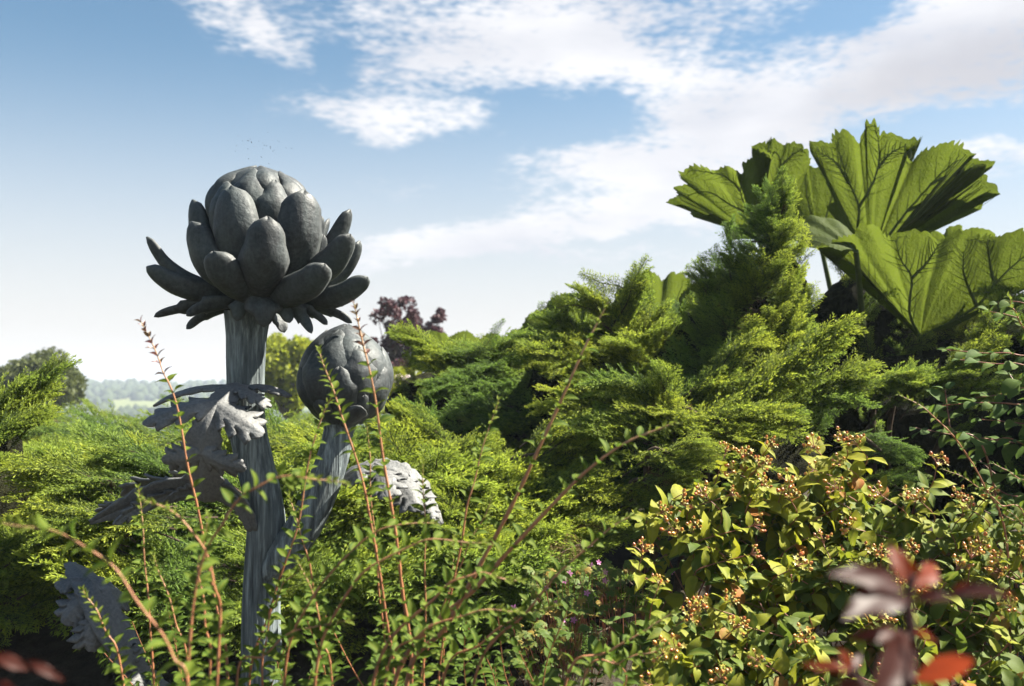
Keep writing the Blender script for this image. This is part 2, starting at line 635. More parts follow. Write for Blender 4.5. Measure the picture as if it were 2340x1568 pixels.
    c = b.mix(b.math('MULTIPLY', b.ramp(b.noise(70, 3, 0.6, co), [(0.45, (0, 0, 0)), (0.7, (1, 1, 1))]), 0.3), c, (0.12, 0.16, 0.05))
    MAT['round_leaf'] = b.leafy(c, 0.4, 0.7, 0.1)

    # maroon foreground plant
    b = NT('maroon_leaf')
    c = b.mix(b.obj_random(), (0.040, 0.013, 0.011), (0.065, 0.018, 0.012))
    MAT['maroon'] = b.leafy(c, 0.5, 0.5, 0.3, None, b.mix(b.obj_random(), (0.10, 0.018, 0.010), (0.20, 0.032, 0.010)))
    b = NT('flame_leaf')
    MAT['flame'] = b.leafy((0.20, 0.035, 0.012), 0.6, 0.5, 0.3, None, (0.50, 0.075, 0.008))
    b = NT('maroon_stem')
    MAT['maroon_stem'] = b.done(b.principled((0.06, 0.022, 0.022), 0.5, 0, None, 0.4))

    # trees beyond
    for nm, a, c2, tr in (('lime_tree_leaf', (0.27, 0.29, 0.022), (0.19, 0.235, 0.024), 0.6), ('purple_leaf', (0.050, 0.020, 0.030), (0.085, 0.036, 0.042), 0.3),
                          ('dull_tree_leaf', (0.060, 0.078, 0.024), (0.085, 0.100, 0.026), 0.35), ('herb_leaf', (0.075, 0.125, 0.022), (0.14, 0.16, 0.026), 0.4),
                          ('herb_old_leaf', (0.26, 0.15, 0.03), (0.20, 0.17, 0.03), 0.35)):
        b = NT(nm)
        MAT[nm] = b.leafy(b.mix(b.attr('tip'), a, c2), tr, 0.6, 0.25)
    b = NT('tree_bark')
    MAT['tree_bark'] = b.done(b.principled(b.ramp(b.noise(8, 4, 0.6, b.coord('Object')), [(0.3, (0.03, 0.024, 0.02)), (0.7, (0.09, 0.075, 0.06))]), 0.9, 0, None, 0.1))
    b = NT('pink_petal')
    MAT['petal'] = b.leafy((0.55, 0.20, 0.42), 0.4, 0.5, 0.3)
    b = NT('pale_petal')
    MAT['pale_petal'] = b.leafy((0.75, 0.66, 0.66), 0.4, 0.5, 0.3)
    b = NT('gnat_body')
    MAT['gnat'] = b.done(b.principled((0.02, 0.02, 0.022), 0.6))


mats()
# ------------------------------------------------------------------ the bronze artichoke
SD = 3.2                                   # metres from the camera to the stem
UP = SD / FPX                              # metres per photo pixel there
sculpture = empty('artichoke_sculpture', (P(598, 1568, SD)[0], P(598, 1568, SD)[1], 0.0))
tag(sculpture, 'tall dark bronze artichoke sculpture with open head, closed side bud and curling leaves', 'sculpture')
S0 = np.array(sculpture.location)


def SP(x, y, toward=0.0):
    """sculpture point in its own frame; toward = metres nearer the camera than the stem"""
    return P(x, y, SD - toward) - S0


def bract_mesh(base, tip, ctrl, centre, wmax, thick, wshape=(0.55, 1.0, 0.72), face=0.0, cup=0.35, tipround=0.35, notch=0.0, nt=15, ns=9, seed=0, strap=False):
    """fleshy scale: thick, keeled outside, hollow inside, edges rolled"""
    lr = np.random.default_rng(seed)
    base, tip, ctrl, centre = map(np.asarray, (base, tip, ctrl, centre))
    t = np.linspace(0, 1, nt) ** 0.9
    c = ((1 - t)[:, None] ** 2) * base + (2 * (1 - t) * t)[:, None] * ctrl + (t ** 2)[:, None] * tip
    tan = np.gradient(c, axis=0)
    tan /= np.linalg.norm(tan, axis=1)[:, None]
    nref = unit(unit(c[nt // 2] - centre) + face * np.array((0, -1.0, -0.12)))
    nor = nref[None] - tan * (tan @ nref)[:, None]
    nor /= np.linalg.norm(nor, axis=1)[:, None]
    wid = np.cross(tan, nor)
    a, b, cc = wshape
    prof = np.interp(t, [0, 0.28, 0.55, 0.84, 1], [a, b, b * 0.97, b * 0.78, b * 0.60]) if strap else np.interp(t, [0, 0.35, 0.62, 1 - tipround * 0.5, 1], [a, b * 0.93, b, cc, cc * 0.86])
    e = np.clip((t - (1 - tipround)) / tipround, 0, 1)
    prof = prof * np.clip(1 - e ** 3.0, 0.004, 1) ** (1 / 2.4)
    w = wmax * prof
    s = np.linspace(-1, 1, ns)
    wob = 1 + 0.05 * lr.standard_normal(nt)
    w = w * np.convolve(np.pad(wob, 2, 'edge'), np.ones(5) / 5, 'valid')
    asym = 0.06 * lr.standard_normal()
    th = thick * (0.55 + 0.45 * np.sin(np.clip(t * 1.1 + 0.15, 0, 1) * math.pi)) * np.sqrt(np.clip(1 - e ** 4, 0.15, 1))
    outer = np.zeros((nt, ns, 3))
    inner = np.zeros((nt, ns, 3))
    for j, sj in enumerate(s):
        bulge = -cup * w * sj * sj + 0.05 * w * (1 - abs(sj)) ** 2 * np.sin(np.clip(t, 0, 1) * math.pi) + asym * w * sj * 0.5
        ed = math.sqrt(max(0.0, 1 - abs(sj) ** 3))
        nt_ = notch * wmax * (1 - abs(sj) * 1.7) * e if abs(sj) < 0.6 else 0 * e
        outer[:, j] = c + wid * (w * sj)[:, None] + nor * (bulge + th * 0.5 * ed)[:, None] - tan * np.asarray(nt_)[:, None]
        inner[:, j] = c + wid * (w * sj)[:, None] + nor * (bulge - th * 0.5 * ed)[:, None] - tan * np.asarray(nt_)[:, None]
    # gentle hand made unevenness
    for arr in (outer, inner):
        for i in range(nt):
            for j in range(ns):
                q = Vector(arr[i, j] * 11 + seed * 1.7)
                arr[i, j] += nor[i] * mnoise.noise(q) * 0.05 * wmax
    g = Geo()
    loop = np.concatenate([outer, inner[:, ::-1]], axis=1)
    g.grid(loop, 0, 0.0, closed=True)
    n2 = 2 * ns
    last = loop[-1]
    g.add(last, [(k, k + 1, n2 - 2 - k, n2 - 1 - k) for k in range(ns - 1)], 0)
    me = g.mesh('bract', [MAT['bronze']])
    return me


def fuse(me):
    import bmesh
    bm = bmesh.new()
    bm.from_mesh(me)
    bmesh.ops.remove_doubles(bm, verts=bm.verts, dist=0.0006)
    bmesh.ops.recalc_face_normals(bm, faces=bm.faces)
    bm.to_mesh(me)
    bm.free()
    return me


def fluted_stem(pts, width, name):
    n = 90
    path = catmull(pts, n)
    rad = np.interp(np.linspace(0, 1, n), np.linspace(0, 1, len(width)), width) / 2
    seg = 72

    def rf(k, th):
        out = np.ones((k, len(th)))
        for i in range(k):
            z = i / k
            for j, a in enumerate(th):
                r1 = mnoise.noise(Vector((math.cos(a) * 6.5, math.sin(a) * 6.5, z * 2.2 + len(name))))
                r2 = mnoise.noise(Vector((math.cos(a) * 2.2, math.sin(a) * 2.2, z * 3.0 + 5)))
                out[i, j] = 1 + 0.075 * r1 + 0.06 * r2
        return out
    g = Geo()
    tube(g, path, rad, seg, 0, 0.0, True, rf)
    return put(name, g.mesh(name, [MAT['stem_bronze']]), sculpture)


def build_sculpture():
    # stems
    fluted_stem([SP(600, 1640), SP(598, 1520), SP(597, 1390), SP(604, 1270), SP(608, 1195), SP(597, 1120), SP(578, 1040), SP(564, 960), SP(561, 860), SP(563, 770), SP(566, 712)],
                np.array([92, 90, 86, 88, 88, 84, 82, 80, 82, 88, 104]) * UP, 'stem')
    lower = [S0 * 0 + (SP(600, 1640) * (1, 1, 0)) + (0.03, 0.02, -0.05), SP(603, 1800), SP(600, 1635)]
    fluted_stem(lower, np.array([120, 100, 92]) * UP, 'stem_foot')
    fluted_stem([SP(608, 1310, 0.02), SP(652, 1262, 0.03), SP(697, 1200, 0.03), SP(735, 1120, 0.02), SP(762, 1040, 0.01), SP(774, 985), SP(780, 935)],
                np.array([60, 78, 80, 76, 70, 66, 92]) * UP, 'side_stem')

    # ---- open head: an Empty part with a core and its scales
    axis_x = 594
    head = empty('flower_head')
    head.parent = sculpture
    cen = SP(axis_x, 585)
    # core under the scales
    prof = [(720, 30), (690, 62), (640, 84), (560, 104), (490, 106), (440, 94), (405, 66), (388, 32), (383, 4)]
    g = Geo()
    rings = []
    ys = [p[0] for p in prof]
    rs = [p[1] * 0.95 for p in prof]
    for u in np.linspace(0, 1, 26):
        y = np.interp(u, np.linspace(0, 1, len(ys)), ys)
        r = np.interp(u, np.linspace(0, 1, len(rs)), rs) * UP
        c = SP(axis_x, y)
        th = np.linspace(0, 2 * math.pi, 32, endpoint=False)
        rings.append(np.stack([c[0] + r * np.cos(th), c[1] + r * np.sin(th), np.full(32, c[2])], 1))
    g.grid(np.array(rings), 0, 0, closed=True)
    put('head_core', g.mesh('head_core', [MAT['bronze']]), head)

    def dome(y):
        return np.interp(y, ys[::-1], [p[1] for p in prof][::-1]) * UP

    seeds = [100]

    def closed_row(parent, cx, cy_c, yb, yt, n, a0, wpx, lift, rfun, thick=16, spf=SP):
        """scales pressed against an egg shaped body"""
        for k in range(n):
            a = a0 + 2 * math.pi * k / n + 0.12 * math.sin(k * 7.3 + a0)
            dirv = np.array((math.sin(a), -math.cos(a), 0))
            cb, ct, cm = spf(cx, yb), spf(cx, yt + 6 * math.sin(k * 3.1)), spf(cx, (yb + yt) / 2)
            jb = 1 + 0.05 * math.sin(k * 5.7 + a0 * 3)
            b = cb + dirv * (rfun(yb) + lift * 0.2)
            t = ct + dirv * (rfun(yt) + lift) * jb
            m = cm + dirv * (rfun((yb + yt) / 2) + lift)
            ctrl = 2 * m - 0.5 * (b + t)
            seeds[0] += 1
            cc = spf(cx, (yb * 0.6 + yt * 0.4))
            me = bract_mesh(b, t, ctrl, cc, wpx * UP / 2, thick * UP, (0.9, 1.0, 0.62), 0.0, 0.42, 0.55, 0.10, 13, 9, seeds[0])
            put('bract', fuse(me), parent)

    # overlapping scales over the dome, top first
    closed_row(head, axis_x, 0, 455, 381, 5, 0.35, 70, 0.006, dome, 16)
    closed_row(head, axis_x, 0, 500, 396, 6, 0.0, 92, 0.011, dome, 18)
    closed_row(head, axis_x, 0, 545, 428, 6, 0.5, 104, 0.016, dome, 20)

    # large scales, traced one by one: base(x,y,toward) tip(x,y,toward) control offset px(x,y,toward m), width px, thickness px
    B = [
        # tall inner scales
        ((556, 640, 0.13), (526, 424, 0.19), (-30, 0, 0.13), 118, 28, 0.05),
        ((654, 640, 0.12), (694, 434, 0.18), (32, 0, 0.12), 114, 28, 0.10),
        ((598, 672, 0.15), (612, 494, 0.27), (0, 30, 0.13), 104, 28, 0.10),
        ((490, 640, 0.04), (440, 456, 0.06), (-40, 24, 0.04), 84, 24, 0.05),
        ((520, 655, 0.10), (436, 506, 0.17), (-34, 40, 0.09), 90, 26, 0.08),
        ((500, 600, -0.03), (476, 452, -0.03), (-20, 0, -0.01), 62, 22, 0.05),
        ((700, 600, 0.02), (733, 492, 0.05), (12, 10, 0.02), 50, 20, 0.05),
        ((690, 620, -0.02), (752, 500, -0.08), (20, 20, 0), 50, 20, 0.05),
        ((690, 630, 0.05), (738, 535, 0.10), (18, 20, 0.03), 52, 22, 0.05),
        # outward leaning middle row
        ((590, 690, 0.09), (486, 574, 0.27), (-66, 18, 0.12), 92, 26, 0.25),
        ((600, 690, 0.08), (742, 602, 0.26), (72, 36, 0.12), 80, 26, 0.25),
        ((655, 660, 0.06), (800, 534, 0.19), (72, 38, 0.07), 74, 26, 0.15),
        ((690, 640, -0.02), (800, 478, 0.0), (44, 36, 0.0), 60, 24, 0.10),
        ((690, 665, -0.02), (822, 550, 0.03), (76, 50, 0.02), 52, 22, 0.10),
        ((660, 690, 0.02), (840, 632, 0.14), (76, 48, 0.06), 66, 24, 0.15),
        ((560, 685, 0.02), (335, 609, 0.13), (-108, 34, 0.06), 70, 24, 0.12),
        ((530, 680, -0.03), (335, 541, 0.02), (-84, 52, 0.0), 54, 22, 0.05),
        # drooping lowest row
        ((560, 695, 0.02), (352, 724, 0.06), (-70, -14, 0.03), 44, 13, 0.02),
        ((565, 695, 0.05), (426, 722, 0.13), (-50, -22, 0.05), 50, 13, 0.03),
        ((560, 700, -0.01), (426, 752, 0.05), (-40, -20, 0.02), 48, 13, 0.03),
        ((600, 655, 0.08), (604, 748, 0.16), (2, -20, 0.10), 82, 13, 0.02),
        ((560, 660, 0.07), (541, 734, 0.12), (-10, -12, 0.06), 62, 13, 0.0),
        ((630, 665, 0.05), (662, 738, 0.11), (10, -14, 0.05), 60, 13, 0.02),
        ((640, 695, 0.0), (786, 698, 0.03), (70, -14, 0.02), 44, 13, 0.03),
        ((640, 700, 0.01), (804, 738, 0.08), (56, -24, 0.02), 46, 13, 0.02),
        ((632, 700, 0.03), (748, 742, 0.09), (40, -20, 0.03), 42, 13, 0.02),
        ((620, 695, 0.04), (712, 762, 0.11), (46, -26, 0.04), 48, 13, 0.02),
        ((600, 690, -0.02), (650, 760, -0.03), (16, -6, -0.02), 56, 14, 0.02),
        ((560, 680, 0.0), (518, 752, 0.0), (-12, -8, 0), 44, 14, 0.02),
        # behind
        ((560, 640, -0.10), (470, 520, -0.25), (-20, 30, -0.10), 84, 24, 0.1),
        ((640, 640, -0.10), (720, 530, -0.25), (20, 30, -0.10), 84, 24, 0.1),
        ((600, 660, -0.12), (600, 540, -0.30), (0, 40, -0.12), 90, 24, 0.1),
        ((620, 690, -0.06), (700, 660, -0.30), (20, 30, -0.10), 70, 22, 0.1),
        ((570, 690, -0.06), (480, 660, -0.30), (-20, 30, -0.10), 70, 22, 0.1),
        ((590, 640, -0.12), (545, 450, -0.16), (-5, -10, -0.08), 110, 24, 0.05),
        ((600, 640, -0.12), (660, 450, -0.15), (10, -10, -0.08), 110, 24, 0.05),
    ]
    for k, (b, t, c, w, th, nb) in enumerate(B):
        bb, tt = SP(*b), SP(*t)
        mid = SP((b[0] + t[0]) / 2 + c[0] * 0.6, (b[1] + t[1]) / 2 + c[1] * 0.9, (b[2] + t[2]) / 2 + c[2] * 0.75)
        low = t[1] > 690
        centre = SP(axis_x, 540) if not low else SP(axis_x, 600)
        shape = (0.7, 0.98, 0.80) if not low else (0.5, 1.0, 0.62)
        me = bract_mesh(bb, tt, mid, centre, w * UP / 2, th * 0.9 * UP, shape, ((0.35 if low else 0.9) if t[2] > -0.07 else 0.0) if abs(t[0] - axis_x) > 70 else 0.0, 0.44 if not low else 0.22, 0.22 if not low else (0.75 if w < 55 else 0.5), 0.12 if not low else 0.0, 19, 11, 300 + k, not low)
        put('bract', fuse(me), head)

    # ---- closed bud
    bud = empty('closed_bud')
    bud.parent = sculpture
    bx = 788
    eprof = [(972, 26), (955, 56), (925, 82), (885, 97), (845, 99), (805, 86), (775, 62), (755, 38), (745, 17), (740, 3)]
    ey = [p[0] for p in eprof]
    er = [p[1] for p in eprof]

    def egg(y):
        return np.interp(y, ey[::-1], er[::-1]) * 0.93 * UP
    g = Geo()
    rings = []
    for u in np.linspace(0, 1, 26):
        y = np.interp(u, np.linspace(0, 1, len(ey)), ey)
        r = egg(y) * 0.97
        c = SP(bx, y)
        th = np.linspace(0, 2 * math.pi, 32, endpoint=False)
        rings.append(np.stack([c[0] + r * np.cos(th), c[1] + r * np.sin(th), np.full(32, c[2])], 1))
    g.grid(np.array(rings), 0, 0, closed=True)
    put('bud_core', g.mesh('bud_core', [MAT['bronze']]), bud)
    closed_row(bud, bx, 0, 835, 741, 4, 0.3, 96, 0.004, egg, 10)
    closed_row(bud, bx, 0, 880, 754, 5, -0.1, 104, 0.010, egg, 11)
    closed_row(bud, bx, 0, 925, 792, 6, 0.45, 104, 0.016, egg, 11)
    closed_row(bud, bx, 0, 957, 838, 6, 0.05, 98, 0.020, egg, 11)
    closed_row(bud, bx, 0, 968, 900, 6, 0.55, 70, 0.012, egg, 12)
    me = bract_mesh(SP(792, 975, 0.06), SP(836, 938, 0.13), SP(806, 948, 0.12), SP(bx, 900), 26 * UP, 10 * UP, (0.6, 1, 0.8), 0.0, 0.3, 0.4, 0.1, 13, 9, 77)
    put('bract', fuse(me), bud)

    # ---- leaves
    def lobed_leaf(rib, half, lobes, name='leaf', up=(0, -0.4, 1), rim=0.55, seed=1):
        """rib: 3D points base to tip; half: blade half widths px; lobes: (t, side, tip3d, width px)"""
        lr = np.random.default_rng(seed)
        path = catmull(rib, 40)
        t, A, Bn = frames(path, up)
        hw = np.interp(np.linspace(0, 1, 40), np.linspace(0, 1, len(half)), half) * UP
        g = Geo()
        # central blade, gutter shaped with a raised rib
        s = np.linspace(-1, 1, 11)
        jag = 1 + 0.10 * lr.standard_normal((40, 2))
        pts = np.zeros((40, 11, 3))
        for j, sj in enumerate(s):
            k = 0 if sj < 0 else 1
            edge = np.where(abs(sj) > 0.95, jag[:, k], 1.0)
            lift = (0.16 * np.exp(-(sj / 0.13) ** 2) - 0.12 * abs(sj) + 0.03 * np.sin(8 * abs(sj) + np.arange(40) * 0.9) * abs(sj)) * hw
            pts[:, j] = path + Bn * (hw * sj * edge)[:, None] + A * lift[:, None]
        g.grid(pts, 0)
        for (tt, side, tip, wpx) in lobes:
            i = min(39, int(tt * 39))
            base = path[i] + Bn[i] * hw[i] * 0.25 * side
            tip = np.asarray(tip)
            d = tip - base
            nrm = unit(A[i] - unit(d) * np.dot(A[i], unit(d)))
            ctrl = base + d * 0.5 + nrm * np.linalg.norm(d) * 0.16 + t[i] * np.linalg.norm(d) * 0.10
            n = 37
            u = np.linspace(0, 1, n)
            c = ((1 - u)[:, None] ** 2) * base + (2 * (1 - u) * u)[:, None] * ctrl + (u ** 2)[:, None] * tip
            tn = np.gradient(c, axis=0)
            tn /= np.linalg.norm(tn, axis=1)[:, None]
            nn = nrm[None] - tn * (tn @ nrm)[:, None]
            nn /= np.linalg.norm(nn, axis=1)[:, None]
            ww = np.cross(tn, nn)
            prof = np.interp(u, [0, 0.25, 0.55, 0.85, 1], [0.55, 0.9, 1.0, 0.68, 0.08]) * wpx * UP / 2
            lob = np.zeros((n, 11, 3))
            ph = lr.uniform(0, 1, 2)
            for j, sj in enumerate(s):
                k = 0 if sj < 0 else 1
                saw = ((u * 4.2 + ph[k]) % 1.0)              # teeth point to the lobe tip
                e = np.where(abs(sj) > 0.75, 0.55 + 0.85 * saw * (abs(sj) - 0.5) * 2, 1.0)
                fwd = np.where(abs(sj) > 0.75, saw * 0.45, 0.0)
                rip = 0.05 * np.sin(u * 34 + abs(sj) * 5 + ph[k] * 6) * abs(sj) * prof - 0.28 * sj * sj * prof + 0.14 * np.exp(-(sj / 0.12) ** 2) * prof
                lob[:, j] = c + ww * (prof * sj * e)[:, None] + nn * rip[:, None] + tn * (fwd * prof)[:, None]
            g.grid(lob, 0)
        me = g.mesh(name, [MAT['leaf_bronze']])
        o = put(name, me, sculpture)
        sm = o.modifiers.new('thickness', 'SOLIDIFY')
        sm.thickness = 0.007
        sm.offset = 0
        return o

    Z = lambda zx, zy, tw=0.0: SP((100 + zx * .4675) * .9907, (850 + zy * .4675) * .9907, tw)
    # leaf over the stem, hanging to the front
    lobed_leaf([Z(1040, 100, 0.07), Z(960, 95, 0.14), Z(875, 165, 0.22), Z(810, 270, 0.27), Z(785, 400, 0.27), Z(795, 540, 0.23), Z(800, 655, 0.17)],
               [12, 22, 28, 26, 34, 40, 40, 20],
               [(0.06, 1, Z(1225, 138, 0.10), 50), (0.20, 1, Z(1122, 190, 0.19), 46), (0.36, 1, Z(1085, 325, 0.26), 78), (0.68, 1, Z(1000, 492, 0.27), 48),
                (0.10, -1, Z(545, 185, 0.10), 46), (0.32, -1, Z(492, 272, 0.28), 60), (0.68, -1, Z(588, 450, 0.25), 56)],
               up=(0.0, -0.75, 0.65), seed=3)
    # leaf arching to the left, seen on edge
    lobed_leaf([Z(1035, 800, 0.05), Z(985, 690, 0.08), Z(880, 600, 0.10), Z(740, 580, 0.10), Z(560, 620, 0.10), Z(390, 690, 0.12), Z(230, 760, 0.14)],
               [14, 22, 30, 34, 32, 24, 6],
               [(0.35, -1, Z(905, 560, -0.02), 40), (0.42, -1, Z(640, 548, -0.14), 56), (0.56, -1, Z(385, 628, -0.14), 58), (0.8, -1, Z(280, 720, 0.0), 40),
                (0.42, 1, Z(610, 640, 0.20), 40), (0.6, 1, Z(345, 770, 0.20), 34), (0.30, 1, Z(960, 650, 0.18), 32)],
               up=(-0.1, 0.15, 1), seed=5)
    # leaf to the right behind the side stem
    lobed_leaf([Z(1470, 560, -0.02), Z(1530, 510, -0.02), Z(1640, 490, 0.0), Z(1770, 530, 0.02), Z(1870, 620, 0.03), Z(1965, 770, 0.03)],
               [14, 24, 34, 36, 28, 6],
               [(0.25, 1, Z(1560, 560, 0.16), 60), (0.45, 1, Z(1700, 640, 0.18), 74), (0.60, 1, Z(1845, 705, 0.14), 80), (0.8, 1, Z(1925, 745, 0.10), 40),
                (0.4, -1, Z(1700, 470, -0.15), 60), (0.65, -1, Z(1900, 590, -0.14), 60)],
               up=(0, -0.45, 1), seed=7)
    # low leaf in the shade on the left
    lobed_leaf([Z(1000, 1750, 0.02), Z(720, 1690, 0.10), Z(530, 1560, 0.16), Z(420, 1390, 0.20), Z(300, 1210, 0.20), Z(250, 1090, 0.16), Z(180, 1010, 0.08), Z(130, 960, 0.0)],
               [16, 22, 28, 34, 40, 38, 30, 12],
               [(0.50, -1, Z(440, 1490, 0.22), 56), (0.57, -1, Z(235, 1395, 0.24), 80), (0.67, -1, Z(100, 1258, 0.22), 76), (0.80, -1, Z(62, 1080, 0.16), 60),
                (0.36, -1, Z(470, 1580, 0.22), 56), (0.7, 1, Z(420, 1150, 0.05), 70)],
               up=(-0.45, -0.75, 0.5), seed=9)


build_sculpture()
# ------------------------------------------------------------------ ground, from the planted bank out to the plain and the far ridge


def bank_top(x, y):
    """height of the juniper carpet over the bank"""
    d = np.maximum(y, 0.1)
    z = np.interp(d, [2.5, 3.6, 3.9, 4.5, 6, 8, 11.5, 14], [0.55, 0.74, 0.86, 1.00, 1.12, 1.21, 1.25, 1.1])
    return z


def ground_z(x, y):
    r = np.hypot(x, y)
    near = np.where(y > 3.3, np.minimum(bank_top(x, y) - 0.42, (y - 3.3) * 1.1), 0.0)
    near = np.maximum(near, 0.0)
    far = np.interp(r, [0, 13, 20, 40, 80, 130, 190, 260, 340, 420, 470],
                    [0, 0, -1.2, -3.5, -7, -9.5, -9.5, -7.5, -4.2, -1.2, -1.5])
    return np.where(r < 16, near * np.clip((16 - r) / 3, 0, 1), 0) + far


def land_mats():
    b = NT('open_land')
    po = b.n('NewGeometry').outputs['Position']
    vor = b.n('TexVoronoi')
    vor.inputs['Scale'].default_value = 0.024
    mp = b.n('Mapping')
    mp.inputs['Scale'].default_value = (1.0, 0.55, 1)
    b.l(po, mp.inputs['Vector'])
    b.l(mp.outputs[0], vor.inputs['Vector'])
    sepc = b.n('SeparateColor')
    b.l(vor.outputs['Color'], sepc.inputs[0])
    field = b.ramp(sepc.outputs[0], [(0.0, (0.06, 0.095, 0.03)), (0.3, (0.10, 0.13, 0.04)), (0.55, (0.17, 0.16, 0.07)), (0.75, (0.26, 0.22, 0.13)), (1.0, (0.08, 0.11, 0.035))])
    field = b.mix(0.4, field, b.ramp(b.noise(0.6, 5, 0.6, po), [(0.3, (0.04, 0.055, 0.02)), (0.7, (0.13, 0.14, 0.05))]))
    soil = b.ramp(b.noise(14, 5, 0.65, po), [(0.3, (0.016, 0.013, 0.010)), (0.7, (0.05, 0.042, 0.030))])
    grass = b.ramp(b.noise(3, 5, 0.65, po), [(0.3, (0.055, 0.07, 0.02)), (0.7, (0.12, 0.13, 0.035))])
    ln = b.n('VectorMath', operation='LENGTH')
    b.l(po, ln.inputs[0])
    k1 = b.n('MapRange')
    k1.inputs['From Min'].default_value = 12
    k1.inputs['From Max'].default_value = 15
    b.l(ln.outputs['Value'], k1.inputs['Value'])
    k2 = b.n('MapRange')
    k2.inputs['From Min'].default_value = 40
    k2.inputs['From Max'].default_value = 90
    b.l(ln.outputs['Value'], k2.inputs['Value'])
    col = b.mix(k2.outputs[0], b.mix(k1.outputs[0], soil, grass), field)
    MAT['land'] = b.done(b.principled(col, 0.95, 0, b.bump(b.noise(25, 4, 0.6, po), 0.6, 0.03), 0.1))
    b = NT('far_wood')
    po = b.n('NewGeometry').outputs['Position']
    MAT['far_wood'] = b.done(b.principled(b.ramp(b.noise(0.25, 4, 0.65, po), [(0.3, (0.018, 0.028, 0.013)), (0.7, (0.042, 0.056, 0.022))]), 0.9, 0, None, 0.1))


land_mats()


def build_land():
    rr = np.concatenate([np.linspace(0.02, 18, 70), np.geomspace(19, 465, 70)])
    th = np.linspace(0, 2 * math.pi, 180, endpoint=False)
    X = rr[:, None] * np.sin(th)[None]
    Y = rr[:, None] * np.cos(th)[None]
    Z = ground_z(X, Y)
    Rr = np.hypot(X, Y)
    und = np.zeros_like(Z)
    for i in range(len(rr)):
        for j in range(len(th)):
            x, y, r = X[i, j], Y[i, j], Rr[i, j]
            und[i, j] = (mnoise.noise(Vector((x / 260, y / 260, 3))) * 0.8 if r > 250 else 0) + (mnoise.noise(Vector((x / 1.1, y / 1.1, 1))) * 0.05 if r < 18 else 0)
    und *= np.where(Rr > 250, np.clip((Rr - 250) / 600, 0, 1), 1)
    g = Geo()
    g.grid(np.stack([X, Y, Z + und], -1), 0, 0, closed=True)
    tag(put('ground', g.mesh('ground', [MAT['land']])), kind='structure')

    # woods of the plain: nobody could count these crowns
    g = Geo()
    ico_v, ico_f = [], []
    ph = (1 + 5 ** 0.5) / 2
    ico_v = np.array([(-1, ph, 0), (1, ph, 0), (-1, -ph, 0), (1, -ph, 0), (0, -1, ph), (0, 1, ph), (0, -1, -ph), (0, 1, -ph), (ph, 0, -1), (ph, 0, 1), (-ph, 0, -1), (-ph, 0, 1)]) / 1.9
    ico_f = np.array([(0, 11, 5), (0, 5, 1), (0, 1, 7), (0, 7, 10), (0, 10, 11), (1, 5, 9), (5, 11, 4), (11, 10, 2), (10, 7, 6), (7, 1, 8), (3, 9, 4), (3, 4, 2), (3, 2, 6), (3, 6, 8), (3, 8, 9), (4, 9, 5), (2, 4, 11), (6, 2, 10), (8, 6, 7), (9, 8, 1)])
    lr = np.random.default_rng(3)
    for k in range(15000):
        r = 70 * (6.3 ** lr.uniform(0, 1))
        a = lr.uniform(-0.62, 0.25)
        x, y = r * math.sin(a), r * math.cos(a)
        w = mnoise.noise(Vector((x / 60, y / 26, 7.7))) + 0.45 * mnoise.noise(Vector((x / 14, y / 14, 2.2)))
        if w < (-0.05 if r > 160 else 0.1):
            continue
        z = float(ground_z(np.array(x), np.array(y))) + (mnoise.noise(Vector((x / 260, y / 260, 3))) * 0.8 * min(1, max(0, (r - 250) / 600)) if r > 250 else 0)
        s = lr.uniform(0.9, 2.1)
        v = ico_v * (1 + 0.28 * lr.standard_normal((12, 1))) * (s, s, s * lr.uniform(0.9, 1.3))
        g.add(v + (x, y, z + s * 0.55), ico_f, 0)
    tag(put('far_woods', g.mesh('far_woods', [MAT['far_wood']], True)), 'blue green belts of woodland on the plain below the horizon', 'woodland', kind='stuff')


build_land()

# ------------------------------------------------------------------ junipers


def needles(g, base, direction, length, width, attr, lr):
    """a narrow kite for every needle"""
    base, direction = np.asarray(base), np.asarray(direction)
    n = len(base)
    d = direction / (np.linalg.norm(direction, axis=1)[:, None] + 1e-9)
    r = lr.standard_normal((n, 3))
    side = np.cross(d, r)
    side /= np.linalg.norm(side, axis=1)[:, None] + 1e-9
    L = np.broadcast_to(length, (n,))[:, None]
    W = np.broadcast_to(width, (n,))[:, None]
    nrm = np.cross(d, side)
    v = np.stack([base, base + d * L * 0.45 + side * W + nrm * W * 0.5, base + d * L, base + d * L * 0.45 - side * W + nrm * W * 0.5], 1).reshape(-1, 3)
    f = np.arange(4 * n).reshape(n, 4)
    at = np.repeat(np.broadcast_to(attr, (n,)), 4)
    g.add(v, f, 0, at)


def rot_about(v, k, a):
    k = k / (np.linalg.norm(k) + 1e-9)
    return v * math.cos(a) + np.cross(k, v) * math.sin(a) + k * np.dot(k, v) * (1 - math.cos(a))


